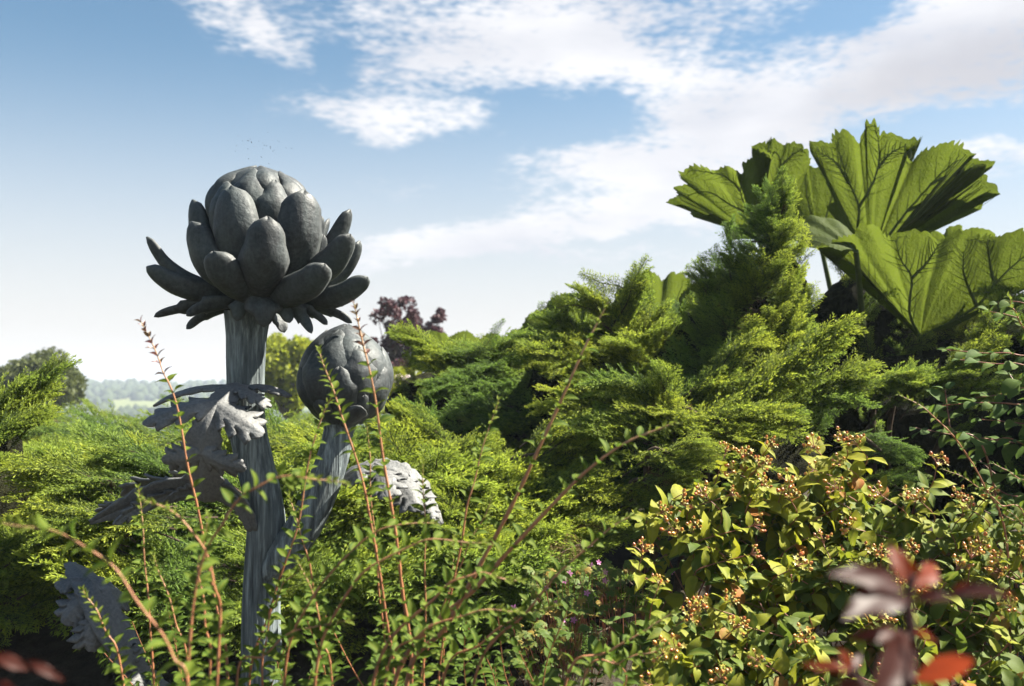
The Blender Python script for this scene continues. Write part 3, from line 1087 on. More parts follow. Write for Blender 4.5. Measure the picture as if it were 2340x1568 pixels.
def plume_mesh(seed, full=1.0, droop=0.10, nside=30, needle=1.2, mat='juniper'):
    """one feathery juniper spray, 1 m long, growing along +X with its flat side up"""
    lr = np.random.default_rng(seed)
    g = Geo()
    n = 26
    t = np.linspace(0, 1, n)
    bend = lr.uniform(-0.10, 0.10)
    axis = np.stack([t, bend * t ** 2 + 0.02 * np.sin(t * 9 + seed), 0.16 * np.sin(t * 2.4) * (1 - 0.3 * t) - droop * t ** 3 + 0.10 * t ** 4], 1)
    tube(g, axis, 0.010 * (1 - 0.85 * t) + 0.0015, 4, 1, 0.0, False)
    tan = np.gradient(axis, axis=0)
    nb, nd, na, nl = [], [], [], []
    for k in range(nside):
        u = 0.10 + 0.89 * (k + lr.uniform(0, 0.8)) / nside
        i = min(n - 2, int(u * (n - 1)))
        p = axis[i] + (axis[i + 1] - axis[i]) * (u * (n - 1) - i)
        tx = unit(tan[i])
        side = 1 if k % 2 else -1
        env = math.sin(min(1.0, u * 1.15 + 0.12) * math.pi * 0.62) * (1 - 0.80 * u ** 2.2)
        ln = 0.36 * full * env * lr.uniform(0.65, 1.2) + 0.03
        ang = R(lr.uniform(32, 52)) * (1 - 0.45 * u)
        y = unit(np.cross((0, 0, 1.0), tx))
        z = np.cross(tx, y)
        roll = lr.normal(0.10, 0.24)
        outd = y * side * math.cos(roll) + z * math.sin(roll)
        d0 = tx * math.cos(ang) + outd * math.sin(ang)
        m = max(5, int(ln * 46))
        s = np.linspace(0, 1, m)
        curl = tx * 0.20 + z * lr.normal(0.02, 0.09)
        bl = p + d0[None] * (s * ln)[:, None] + curl[None] * ((s ** 2) * ln * 0.55)[:, None]
        bt = np.gradient(bl, axis=0)
        tube(g, bl[:: max(1, m // 5)], 0.0028, 3, 0, 0.25, False)
        for q in range(m):
            if s[q] < 0.08:
                continue
            bx = unit(bt[q])
            sy = unit(np.cross(z, bx))
            sd2 = 1 if q % 2 else -1
            tl = (0.062 * (1 - 0.6 * s[q]) * lr.uniform(0.6, 1.25) + 0.012) * min(1, ln / 0.2 + 0.25)
            a2 = R(lr.uniform(30, 52))
            r2 = lr.normal(0.05, 0.32)
            o2 = sy * sd2 * math.cos(r2) + z * math.sin(r2)
            td = bx * math.cos(a2) + o2 * math.sin(a2)
            mm = max(2, int(tl / 0.013))
            for w in range(mm):
                f = (w + 0.5) / mm
                nb.append(bl[q] + td * tl * f)
                nd.append(td + lr.normal(0, 0.42, 3))
                na.append(min(1.0, 0.22 + 0.55 * f * (0.4 + 0.6 * s[q]) + 0.35 * s[q] * u + 0.15 * u))
                nl.append(0.034 * (1 - 0.25 * f))
            nb.append(bl[q] + td * tl)
            nd.append(td)
            na.append(min(1.0, 0.45 + 0.4 * s[q] + 0.2 * u))
            nl.append(0.036)
        nb.append(bl[-1])
        nd.append(bt[-1])
        na.append(1.0)
        nl.append(0.045)
    needles(g, np.array(nb), np.array(nd), np.array(nl) * needle, 0.0058 * needle, np.array(na), lr)
    return g.mesh('juniper_spray', [MAT[mat], MAT['bark']], False)


PLUMES = [plume_mesh(11 + k, 1.0 + 0.1 * (k % 3), 0.06 + 0.05 * (k % 4)) for k in range(7)]
DRY = [plume_mesh(71, 0.8, 0.15, 20, 1.0, 'dry')]
SPIRES = [plume_mesh(51 + k, 0.55, 0.0, 34) for k in range(2)]


def shade_dark_core(parent, centre, radii, seed, loc):
    """solid core for the old inner twigs, near-black colour standing in for inner shade"""
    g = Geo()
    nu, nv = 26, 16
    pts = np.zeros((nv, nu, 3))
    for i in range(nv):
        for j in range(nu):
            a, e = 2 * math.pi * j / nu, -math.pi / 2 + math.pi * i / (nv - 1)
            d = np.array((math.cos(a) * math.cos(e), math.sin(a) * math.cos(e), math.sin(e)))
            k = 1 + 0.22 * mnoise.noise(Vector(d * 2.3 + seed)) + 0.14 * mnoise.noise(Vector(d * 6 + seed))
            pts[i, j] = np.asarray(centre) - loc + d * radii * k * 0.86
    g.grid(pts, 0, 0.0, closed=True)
    return put('shade_dark_twigs', g.mesh('shade_dark_twigs', [MAT['inner']]), parent)


JUN = {}


def juniper(key, x, y, d, label):
    p = P(x, y, d)
    z = float(ground_z(np.array(p[0]), np.array(p[1])))
    o = empty('juniper_shrub', (p[0], p[1], z))
    tag(o, label, 'juniper', 'junipers on the bank')
    JUN[key] = (o, np.array((p[0], p[1], z)), [0])
    return o


jr = np.random.default_rng(21)


def spray(key, pos, direction, size, up=(0, 0, 1), kind=None, roll=0.0):
    o, loc, cnt = JUN[key]
    if cnt[0] >= 290:
        return
    cnt[0] += 1
    bank = PLUMES if kind is None else SPIRES
    me = bank[int(jr.integers(len(bank)))]
    if kind is None and jr.uniform() < 0.025:
        me, size = DRY[0], size * 0.8
    put('spray', me, o, basis(direction, up, np.asarray(pos) - loc, (size, size * jr.uniform(0.85, 1.2), size * jr.uniform(0.85, 1.2)), roll + jr.normal(0, 0.18)))


def pad(key, root, tip, width, n, size, up=(0, -0.25, 1), spread=0.75, hang=0.35):
    """a shelf of foliage: sprays fanning from a hidden limb towards its tip"""
    a, b = P(*root) - (0, 0, 0.05), P(*tip) - (0, 0, 0.03)
    ax = unit(b - a)
    ln = np.linalg.norm(b - a)
    lat = unit(np.cross(ax, up))
    spray(key, b - ax * size * 0.98, ax, size, up)
    for k in range(int(n * 0.78)):
        u = jr.uniform(0.0, 0.92) ** 0.8
        s = jr.uniform(-1, 1)
        w = width * (1 - 0.75 * u ** 1.5)
        sz = size * jr.uniform(0.8, 1.3) * (1 - 0.25 * u)
        dz = -abs(s) * hang * w + jr.normal(0, 0.03)
        dr = unit(ax + lat * (s * spread + jr.normal(0, 0.15)) + np.array((0, 0, 1)) * jr.normal(0.02, 0.14))
        pos = a + (b - a) * u + lat * s * w + np.array((0, 0, dz - 0.03)) - dr * sz * 0.75
        spray(key, pos, dr, sz, up)
    o, loc, cnt = JUN[key]
    g = Geo()
    base = np.array((0, 0.35, 0.0)) + (a - loc) * (0.25, 0.25, 0)
    path = catmull([base, (a - loc) * 0.6 + (0, 0.3, -0.1), a - loc, (a + b) / 2 - loc + (0, 0, -0.03)], 14)
    tube(g, path, np.linspace(0.022, 0.006, 14), 6, 0, 0.0)
    put('limb', g.mesh('limb', [MAT['bark']]), o)


def build_junipers():
    juniper('left', -120, 1300, 3.9, 'juniper at the left edge with one branch rising towards the distant tree')
    juniper('left_low', 200, 1300, 4.3, 'low golden juniper in front of the left edge, behind the arching bronze leaf')
    juniper('behind_stem', 560, 1150, 5.2, 'golden juniper directly behind the bronze stem and hanging leaf')
    juniper('left_far', 230, 1000, 7.5, 'juniper in front of the dull green tree at the horizon')
    juniper('mid_far', 640, 960, 9.5, 'farthest low juniper below the lime green tree')
    juniper('bud', 930, 1120, 5.0, 'golden juniper behind the closed bud and its drooping leaf')
    juniper('centre', 1080, 1260, 4.2, 'low golden juniper right of the side stem, behind the red shoots')
    juniper('centre_right', 1330, 1200, 4.4, 'golden juniper whose sprays point right, left of the yellow shrub')
    juniper('mound', 1050, 960, 6.2, 'juniper mound with a left pointing top spray below the purple tree')
    juniper('slope', 1390, 980, 5.7, 'dark juniper with thin pointed twigs on the skyline at mid slope')
    juniper('spire', 1720, 1000, 5.1, 'tallest juniper rising to a pointed spire beside the giant leaves')
    juniper('shelf', 1640, 1050, 4.5, 'juniper with broad light green shelves in front of the tall spire')
    juniper('right', 2120, 1000, 4.8, 'dark juniper under the lowest giant leaf')
    juniper('nook', 1560, 1180, 4.15, 'small juniper tuft just above the yellow shrub')
    juniper('pocket', 2030, 1100, 4.3, 'isolated juniper tuft in the dark gap behind the berry clusters')

    juniper('beyond', 2780, 1050, 5.2, 'juniper mound that carries the bank on past the right edge')

    # dark cores: inner twigs with the shade put into their colour
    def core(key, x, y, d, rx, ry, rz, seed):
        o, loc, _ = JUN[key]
        shade_dark_core(o, P(x, y, d), np.array((rx, ry, rz)), seed, loc)
        for k in range(22 if x < 2300 else 70):
            v = unit(jr.standard_normal(3) * (1, 1, 0.8) + (0, -0.5, 0.2))
            dr = unit(v + jr.normal(0, 0.35, 3) + (0, 0, 0.25))
            sz = jr.uniform(0.20, 0.32)
            spray(key, P(x, y, d) + v * (rx, ry, rz) * 1.04 - dr * sz * 0.45, dr, sz, v)
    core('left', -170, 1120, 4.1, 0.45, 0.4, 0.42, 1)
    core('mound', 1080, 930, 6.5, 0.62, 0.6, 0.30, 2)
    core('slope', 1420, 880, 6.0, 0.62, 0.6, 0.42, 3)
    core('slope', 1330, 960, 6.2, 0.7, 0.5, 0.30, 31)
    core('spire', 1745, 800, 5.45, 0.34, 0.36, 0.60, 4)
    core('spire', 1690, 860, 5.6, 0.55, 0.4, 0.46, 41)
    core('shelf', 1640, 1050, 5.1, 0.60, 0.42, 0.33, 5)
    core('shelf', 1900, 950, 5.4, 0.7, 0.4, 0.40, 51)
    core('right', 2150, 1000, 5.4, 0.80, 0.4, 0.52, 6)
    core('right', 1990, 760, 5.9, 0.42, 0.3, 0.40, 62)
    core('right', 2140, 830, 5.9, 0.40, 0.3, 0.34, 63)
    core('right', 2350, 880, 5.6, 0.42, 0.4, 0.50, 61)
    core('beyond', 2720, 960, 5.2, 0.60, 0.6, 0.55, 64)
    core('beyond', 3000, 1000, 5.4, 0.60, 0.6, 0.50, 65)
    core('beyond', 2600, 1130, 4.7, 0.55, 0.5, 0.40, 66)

    # carpet of the left and middle
    ylev = [905, 925, 945, 965, 1030, 1130, 1270, 1350]
    dlev = [14.0, 11.5, 9.5, 8.0, 6.0, 4.5, 3.85, 3.75]
    homes = {'left': (-120, 3.9), 'left_low': (220, 4.2), 'behind_stem': (560, 5.2), 'left_far': (230, 7.5), 'mid_far': (640, 9.8), 'bud': (930, 5.2), 'centre': (1060, 4.1), 'centre_right': (1330, 4.4)}
    cells = []
    for k in range(900):
        x = jr.uniform(-160, 1470)
        y = 915 + 385 * jr.uniform(0, 1) ** 0.85
        if x > 900:
            lim = 990 + 30 * math.sin(x / 80)
            if y < lim:
                continue
        if x > 1250 and y > 1190:
            continue
        d = np.interp(y, ylev, dlev)
        p = P(x, y, d)
        lump = 0.26 * mnoise.noise(Vector((p[0] * 1.7, p[1] * 1.4, 4.0))) + 0.07 * mnoise.noise(Vector((p[0] * 4, p[1] * 4, 9.0)))
        p[2] += lump - 0.06 - (0.10 if d > 7 else 0)
        # sprays of one shelf share a heading
        hx = mnoise.noise(Vector((p[0] * 1.1 + 9, p[1] * 0.8, 1.5))) * 2.2
        az = hx + jr.normal(0, 0.45) + (math.pi * 0.9 if x < 640 else 0.25)
        el = R(jr.normal(14, 13))
        dr = np.array((math.cos(az) * math.cos(el), -abs(math.sin(az)) * math.cos(el) * 0.8, math.sin(el)))
        sz = jr.uniform(0.24, 0.62) * (1.0 if d < 7 else 1.15)
        key = min(homes, key=lambda h: abs(homes[h][0] - x) / 260 + abs(math.log(homes[h][1] / d)) * 2.6)
        spray(key, p - dr * sz * 0.6, dr, sz, (0, -0.3, 1))
    # shaded sprays on the front face of the bank
    for k in range(75):
        x = jr.uniform(-100, 1480)
        y = jr.uniform(1270, 1500)
        d = jr.uniform(3.75, 4.0)
        p = P(x, y, d)
        az = jr.uniform(0, math.pi)
        dr = unit(np.array((math.cos(az), -abs(math.sin(az)), jr.normal(-0.15, 0.3))))
        key = 'left_low' if x < 420 else ('centre' if x < 1200 else 'centre_right')
        sz = jr.uniform(0.22, 0.4)
        spray(key, p - dr * sz * 0.5, dr, sz, (0, -0.6, 0.8))

    # rising branch at the left edge and shelves below it
    pad('left', (-90, 1000, 4.1), (168, 832, 4.2), 0.13, 26, 0.34, spread=0.5)
    pad('left', (-120, 1060, 3.9), (110, 930, 4.0), 0.16, 22, 0.34)
    pad('left', (-160, 1010, 4.2), (60, 880, 4.3), 0.2, 22, 0.36)
    pad('left_low', (260, 1080, 3.9), (20, 1045, 3.8), 0.14, 16, 0.36)
    pad('left_low', (330, 1150, 3.8), (45, 1180, 3.7), 0.15, 18, 0.36)
    pad('left_low', (420, 1060, 4.1), (215, 1010, 4.0), 0.14, 14, 0.34)
    pad('left', (-100, 1260, 3.8), (160, 1230, 3.8), 0.16, 18, 0.3)
    pad('left', (-100, 1350, 3.8), (190, 1330, 3.75), 0.16, 14, 0.3)
    # mound under the purple tree
    pad('mound', (1080, 850, 6.2), (915, 756, 6.1), 0.16, 30, 0.42, spread=0.5)
    pad('mound', (1250, 830, 6.3), (980, 800, 6.0), 0.30, 46, 0.44)
    pad('mound', (1100, 830, 6.2), (1190, 760, 6.2), 0.25, 30, 0.40)
    pad('mound', (1150, 880, 6.0), (960, 870, 5.7), 0.25, 26, 0.40)
    pad('mound', (1200, 930, 5.8), (1020, 925, 5.5), 0.25, 22, 0.40)
    pad('mound', (1000, 960, 5.6), (905, 915, 5.4), 0.2, 24, 0.38)
    # slope with pointed twigs on the skyline
    pad('slope', (1440, 780, 5.7), (1322, 652, 5.6), 0.16, 22, 0.40, spread=0.6)
    pad('slope', (1420, 790, 5.7), (1470, 622, 5.6), 0.12, 20, 0.42, spread=0.45)
    pad('slope', (1380, 790, 5.7), (1228, 712, 5.6), 0.16, 26, 0.40)
    pad('slope', (1450, 790, 5.6), (1540, 700, 5.6), 0.22, 30, 0.40)
    pad('slope', (1330, 820, 5.6), (1200, 790, 5.4), 0.25, 30, 0.40)
    pad('slope', (1480, 830, 5.5), (1390, 770, 5.3), 0.25, 30, 0.38)
    pad('slope', (1500, 880, 5.4), (1330, 850, 5.2), 0.25, 26, 0.38)
    pad('slope', (1400, 930, 5.3), (1250, 890, 5.1), 0.25, 22, 0.38)
    # spire
    top = P(1786, 412, 5.1)
    foot = P(1690, 960, 5.2)
    for k in range(210):
        u = jr.uniform(0.03, 0.95) ** 0.85
        r = np.interp(u, [0, 0.12, 0.3, 0.5, 0.7, 1], [0.0, 0.03, 0.08, 0.17, 0.25, 0.32])
        a = jr.uniform(0, 2 * math.pi)
        c = top + (foot - top) * u + np.array((-0.06, 0, 0)) * u
        o_ = np.array((math.cos(a), math.sin(a), 0))
        dr = unit(o_ * np.interp(u, [0, 0.3, 1], [0.35, 0.8, 1.0]) + np.array((0, 0, jr.uniform(0.25, 0.9))))
        sz = jr.uniform(0.18, 0.34) * np.interp(u, [0, 0.2, 1], [0.75, 0.9, 1.15])
        spray('spire', c + o_ * r - dr * sz * 0.62, dr, sz, o_ + np.array((0, 0, 0.3)))
    spray('spire', top - np.array((0.02, 0, 0.26)), (0.12, 0, 1), 0.30, (0, -1, 0), 'spire')
    spray('spire', top - np.array((0.05, 0, 0.36)), (0.02, -0.1, 1), 0.30, (0, -1, 0), 'spire')
    pad('spire', (1660, 720, 5.2), (1588, 604, 5.1), 0.12, 14, 0.32)
    # thin twig ends on the skyline
    for key, x, y, d, dx, dz, sz in (('slope', 1328, 630, 5.6, -1.0, 0.35, 0.34), ('slope', 1345, 640, 5.65, -0.8, 0.9, 0.26), ('slope', 1472, 594, 5.6, 0.45, 1.0, 0.40), ('slope', 1452, 606, 5.65, 0.2, 1.0, 0.3),
                                     ('slope', 1236, 690, 5.6, -1.0, 0.12, 0.34), ('slope', 1262, 676, 5.6, -0.5, 0.8, 0.26), ('spire', 1580, 606, 5.1, -0.5, 1.0, 0.26), ('spire', 1640, 562, 5.1, -0.4, 1.0, 0.24),
                                     ('mound', 1160, 744, 6.1, 0.7, 0.7, 0.26), ('left', 172, 828, 4.2, 1.0, 0.55, 0.26), ('mound', 912, 750, 6.1, -0.9, 0.6, 0.3)):
        v = unit((dx, -0.1, dz))
        spray(key, P(x, y, d) - v * sz, v, sz, (0, -1, 0.2), 'spire')
    # shelves in front
    pad('shelf', (1600, 930, 4.5), (1352, 852, 4.4), 0.16, 30, 0.34, spread=0.55)
    pad('shelf', (1520, 930, 4.5), (1502, 822, 4.4), 0.10, 18, 0.30, spread=0.5)
    pad('shelf', (1640, 920, 4.6), (1950, 733, 4.6), 0.16, 44, 0.36, spread=0.5)
    pad('shelf', (1600, 960, 4.4), (1832, 925, 4.3), 0.18, 34, 0.32)
    pad('shelf', (1800, 900, 4.7), (2000, 830, 4.6), 0.18, 28, 0.34)
    pad('shelf', (1560, 900, 4.7), (1745, 745, 4.8), 0.14, 24, 0.32)
    pad('shelf', (1500, 980, 4.5), (1350, 960, 4.3), 0.2, 24, 0.34)
    pad('shelf', (1650, 1000, 4.4), (1720, 990, 4.2), 0.2, 22, 0.30)
    pad('right', (2050, 880, 4.8), (2290, 772, 4.7), 0.14, 24, 0.30)
    pad('right', (2000, 870, 4.8), (2110, 840, 4.6), 0.14, 22, 0.28)
    pad('right', (2200, 880, 4.7), (2330, 850, 4.6), 0.14, 14, 0.26)
    pad('nook', (1480, 1010, 4.2), (1640, 1010, 4.05), 0.12, 20, 0.24)
    pad('nook', (1600, 1100, 4.2), (1490, 1130, 4.1), 0.12, 18, 0.24)
    pad('nook', (1440, 1080, 4.2), (1600, 1060, 4.05), 0.12, 16, 0.24)
    pad('pocket', (1960, 985, 4.4), (2090, 1020, 4.3), 0.10, 16, 0.22)
    pad('pocket', (2010, 1080, 4.4), (2110, 1090, 4.3), 0.10, 10, 0.2)
    # middle shelves pointing right
    pad('centre_right', (1150, 1040, 4.7), (1442, 952, 4.6), 0.16, 34, 0.36, spread=0.5)
    pad('centre_right', (1180, 1120, 4.4), (1400, 1080, 4.2), 0.18, 26, 0.34)
    pad('centre_right', (1200, 1200, 4.2), (1420, 1190, 4.0), 0.18, 30, 0.32)
    pad('centre_right', (1150, 1240, 4.1), (1330, 1270, 3.9), 0.18, 26, 0.3)
    pad('centre', (1080, 1200, 4.1), (960, 1120, 4.0), 0.16, 20, 0.32)
    pad('centre', (1000, 1250, 3.9), (1130, 1210, 3.8), 0.16, 20, 0.3)
    pad('bud', (1040, 1010, 5.0), (900, 930, 4.9), 0.15, 24, 0.36)
    pad('bud', (980, 1060, 4.8), (1120, 1000, 4.8), 0.15, 22, 0.36)


build_junipers()
# ------------------------------------------------------------------ giant rhubarb-like leaves


def giant_leaf(parent, loc, conv, J, dJ, outline, douter, ribs, foot, seed, facing=-1.0, veins=True, bulge=0.28, nu=330, nr=22):
    """J, outline, ribs: positions in one picture frame (conv turns them into world points at a distance).
    dJ: distance of the stalk end, douter(f): distance of the rim, f = 0..1 along the outline"""
    lr = np.random.default_rng(seed)
    J2 = np.asarray(J, float)
    pts2 = catmull(np.array([(x, y, 0) for x, y in outline]), nu)[:, :2]
    ws = lr.uniform(0, 50)
    seglen = np.concatenate([[0], np.cumsum(np.linalg.norm(np.diff(pts2, axis=0), axis=1))])
    size = np.linalg.norm(pts2 - J2, axis=1).max()
    # ragged little teeth along the rim
    teeth = np.ones(nu)
    for i in range(nu):
        u = seglen[i] / size
        ph = u * 19 + 4.5 * mnoise.noise(Vector((u * 5, ws, 0)))
        m = 1 + 0.046 * (abs(ph % 1.0 - 0.5) * 2 - 0.5) * max(0.1, 0.7 + 1.6 * mnoise.noise(Vector((u * 7, ws, 3)))) + 0.035 * mnoise.noise(Vector((u * 6, ws, 8))) + 0.018 * mnoise.noise(Vector((u * 30, ws, 1)))
        teeth[i] = m
    ang = np.unwrap(np.arctan2(pts2[:, 0] - J2[0], -(pts2[:, 1] - J2[1])))
    rad2 = np.linalg.norm(pts2 - J2, axis=1)
    d_out = np.array([douter(f) for f in np.linspace(0, 1, nu)])
    Jw = conv(*J2, dJ) - loc
    rim = np.array([conv(x, y, d) for (x, y), d in zip(pts2, d_out)]) - loc
    nrm = np.zeros(3)
    for i in range(0, nu - 8, 8):
        nrm += np.cross(rim[i] - Jw, rim[i + 8] - Jw)
    nrm = unit(nrm)
    if nrm[1] * facing < 0:
        nrm = -nrm
    scale_m = np.linalg.norm(rim - Jw, axis=1).max()
    # rib points, densely, for the distance to the nearest rib
    ribs = [catmull(np.array([(x, y, 0) for x, y in r]), 26)[:, :2] for r in ribs]
    allr = np.concatenate(ribs)
    minor = []
    if veins:
        for r in ribs:
            t = np.gradient(r, axis=0)
            t /= np.linalg.norm(t, axis=1)[:, None] + 1e-9
            k = 4
            while k < 25:
                for sg in (-1, 1):
                    a = sg * R(lr.uniform(38, 55))
                    dv = np.array((t[k][0] * math.cos(a) - t[k][1] * math.sin(a), t[k][0] * math.sin(a) + t[k][1] * math.cos(a)))
                    ln = size * lr.uniform(0.10, 0.20) * (1 - 0.35 * k / 25)
                    s = np.linspace(0, 1, 7)[:, None]
                    minor.append(r[k] + dv * s * ln + t[k] * (s ** 2) * ln * 0.30)
                k += int(lr.integers(2, 4))
        alls = np.concatenate(minor)

    def near(p, cloud):
        return math.sqrt(((cloud - p) ** 2).sum(1).min())

    def S(p, lift=0.0, rho_cap=None):
        """point of the blade seen at picture position p"""
        a = math.atan2(p[0] - J2[0], -(p[1] - J2[1]))
        r = math.hypot(*(p - J2))
        i = int(np.argmin(np.abs(np.angle(np.exp(1j * (ang - a))))))
        rho = r / rad2[i]
        if rho_cap is not None:
            rho = min(rho, rho_cap)
        return SR(i, rho, J2 + (pts2[i] - J2) * rho, lift)

    def SR(i, rho, p, lift=0.0):
        dr = min(1.0, near(p, allr) / (0.13 * size))
        off = -bulge * 0.045 * scale_m * (dr ** 0.8) * min(1, rho * 2)
        if veins:
            off -= bulge * 0.008 * scale_m * min(1.0, near(p, alls) / (0.035 * size))
        off -= 0.06 * scale_m * rho * (1 - rho)
        q = Vector((p[0] / size * 5, p[1] / size * 5, ws))
        off += 0.022 * scale_m * mnoise.noise(q) * rho + 0.008 * scale_m * mnoise.noise(q * 4) * rho
        k = max(0.0, (rho - 0.8) / 0.2) ** 2
        return Jw + (rim[i] - Jw) * rho * (1 + (teeth[i] - 1) * k) + nrm * (off + lift)

    g = Geo()
    grid, at = np.zeros((nu, nr, 3)), np.zeros((nu, nr))
    for i in range(nu):
        for k in range(nr):
            rho = (k / (nr - 1)) ** 0.9
            p = J2 + (pts2[i] - J2) * rho
            grid[i, k] = SR(i, rho, p)
            at[i, k] = max(0.0, 1 - near(p, allr) / (0.022 * size)) + (0.45 * max(0.0, 1 - near(p, alls) / (0.012 * size)) if veins else 0)
    g.grid(grid, 0, np.clip(at, 0, 1))
    leaf = put('leaf', g.mesh('giant_leaf', [MAT['giant']]), parent)
    for r in ribs:
        gv = Geo()
        path = np.array([S(p, 0.004, 0.97) for p in r])
        tube(gv, path, np.linspace(0.0125, 0.0022, len(path)) * scale_m * 0.9, 6, 0)
        put('rib', gv.mesh('rib', [MAT['giant_vein']]), leaf)
    if veins:
        gv = Geo()
        for r in minor:
            tube(gv, np.array([S(p, 0.002, 0.96) for p in r]), np.linspace(0.0036, 0.0008, len(r)) * scale_m, 4, 0, 0.0, False)
        f = put('fine_veins', gv.mesh('fine_veins', [MAT['giant_vein']]), leaf)
        f['kind'] = 'stuff'
    gs = Geo()
    f = np.asarray(foot) - loc
    mid = (Jw + f) / 2 + np.array((0.0, 0.14, 0.0)) * np.linalg.norm(Jw - f)
    tube(gs, catmull([f, mid, Jw], 16), np.linspace(0.034, 0.014, 16), 8, 0)
    put('stalk', gs.mesh('stalk', [MAT['giant_vein']]), leaf)
    return leaf


def plant_base(x, d):
    p = P(x, 900, d)
    return np.array((p[0], p[1], float(ground_z(np.array(p[0]), np.array(p[1])))))


def build_giants():
    b = plant_base(2080, 6.3)
    o = empty('giant_rhubarb_plant', b)
    tag(o, 'giant rhubarb plant with huge backlit lobed leaves towering beside the juniper spire', 'plant', 'giant rhubarb plants')

    def G(zx, zy, d):
        return P((1500 + zx * .3826) * .9907, (250 + zy * .3826) * .9907, d)
    ft = b + (0, 0, 0.02)
    giant_leaf(o, b, G, (1330, 930), 6.35,
               [(1120, 660), (1065, 605), (1110, 560), (1060, 450), (1040, 360), (965, 262), (1005, 195), (1085, 205), (1095, 175), (1150, 138), (1215, 155), (1258, 212), (1272, 170), (1305, 130),
                (1295, 85), (1345, 62), (1382, 80), (1388, 120), (1450, 130), (1535, 172), (1642, 172), (1610, 200), (1545, 228), (1572, 322), (1640, 268), (1720, 230), (1830, 208), (1900, 235),
                (1972, 270), (1930, 290), (1990, 312), (2055, 308), (2072, 352), (1960, 348), (1872, 380), (1990, 400), (2050, 460), (2098, 530), (2025, 505), (2008, 545), (2015, 600), (1985, 612),
                (1935, 558), (1890, 528), (1800, 548), (1762, 575), (1752, 622), (1690, 672), (1640, 665), (1560, 700), (1490, 750)],
               lambda f: 6.05 + 0.12 * math.cos(f * 6),
               [[(1330, 930), (1250, 750), (1258, 590), (1200, 450), (1150, 300), (1115, 215)], [(1258, 590), (1330, 470), (1375, 350), (1378, 200), (1350, 90)], [(1375, 350), (1450, 270), (1590, 185)],
                [(1330, 930), (1460, 740), (1560, 610), (1700, 450), (1830, 330), (1950, 265)], [(1700, 450), (1800, 400), (1920, 355), (2060, 330)], [(1560, 610), (1690, 545), (1830, 480), (1980, 470), (2085, 522)],
                [(1200, 450), (1120, 330), (1000, 250)]], ft, 1)
    giant_leaf(o, b, G, (650, 790), 6.6,
               [(470, 800), (450, 745), (455, 700), (380, 640), (265, 658), (215, 590), (105, 572), (160, 520), (148, 478), (215, 455), (190, 430), (178, 385), (240, 360), (290, 348), (340, 355), (395, 378),
                (470, 348), (545, 395), (560, 365), (555, 335), (615, 300), (665, 288), (735, 305), (690, 250), (612, 235), (700, 200), (740, 178), (800, 222), (850, 208), (945, 240), (970, 320), (930, 420), (880, 560)],
               lambda f: 6.35 + 0.1 * math.cos(f * 5),
               [[(650, 790), (590, 630), (545, 500), (555, 380)], [(545, 500), (480, 430), (380, 390), (220, 375)], [(590, 630), (480, 580), (330, 500), (140, 560)],
                [(650, 790), (710, 550), (790, 350), (740, 250), (640, 232)], [(790, 350), (860, 280), (930, 238)]], ft + (-0.1, 0, 0), 2)
    giant_leaf(o, b, G, (1020, 800), 6.75,
               [(730, 660), (770, 520), (800, 420), (840, 340), (920, 290), (965, 345), (1060, 345), (1140, 350), (1185, 430), (1200, 520), (1150, 600), (1240, 680)],
               lambda f: 6.65, [[(1020, 800), (950, 550), (925, 320)], [(1020, 800), (1090, 550), (1130, 380)], [(1020, 800), (860, 620), (780, 540)]], ft + (0.05, 0.1, 0), 3, nu=110)
    giant_leaf(o, b, G, (1625, 1385), 5.6,
               [(1590, 1320), (1370, 1090), (1210, 930), (1100, 865), (995, 838), (1060, 826), (1130, 790), (1190, 768), (1230, 760), (1262, 712), (1320, 698), (1390, 738), (1440, 780), (1480, 758), (1560, 750),
                (1640, 742), (1700, 752), (1750, 795), (1800, 770), (1880, 735), (1930, 772), (2010, 768), (2090, 778), (2170, 750), (2253, 733), (2330, 745), (2420, 800), (2500, 900), (2480, 1000), (2350, 1060),
                (2253, 1095), (2000, 1235), (1800, 1330)],
               lambda f: 5.32 + 0.10 * math.cos(f * 7),
               [[(1625, 1385), (1562, 1220), (1578, 1020), (1510, 900), (1480, 790)], [(1578, 1020), (1680, 910), (1745, 805)], [(1625, 1385), (1950, 1215), (2090, 1060), (2253, 900), (2400, 815)],
                [(2090, 1060), (2050, 900), (2030, 790)], [(1980, 1190), (1900, 1000), (1885, 860)], [(1625, 1385), (1390, 1120), (1230, 955), (1080, 862)]], ft + (0.1, -0.2, 0), 4)
    giant_leaf(o, b, G, (1240, 860), 5.25,
               [(1222, 775), (1160, 715), (1100, 672), (1030, 668), (960, 655), (900, 690), (830, 708), (770, 762), (800, 795), (860, 792), (930, 832), (985, 848), (1040, 815), (1090, 850), (1150, 870)],
               lambda f: 5.75 - 0.65 * max(0.0, f - 0.35) / 0.65, [[(1240, 860), (1120, 770), (970, 690)], [(1240, 860), (1050, 800), (850, 760)]], ft + (0, -0.1, 0), 5, facing=1.0, nu=120)
    giant_leaf(o, b, G, (1900, 960), 6.5,
               [(1600, 830), (1660, 760), (1720, 735), (1770, 762), (1790, 728), (1875, 698), (1890, 738), (1960, 722), (2070, 745), (2100, 792), (2240, 810)],
               lambda f: 6.3, [[(1900, 960), (1800, 830), (1740, 750)], [(1900, 960), (1920, 820), (1940, 740)], [(1900, 960), (2050, 850), (2150, 800)]], ft + (0.2, 0.1, 0), 6, nu=110, veins=False)
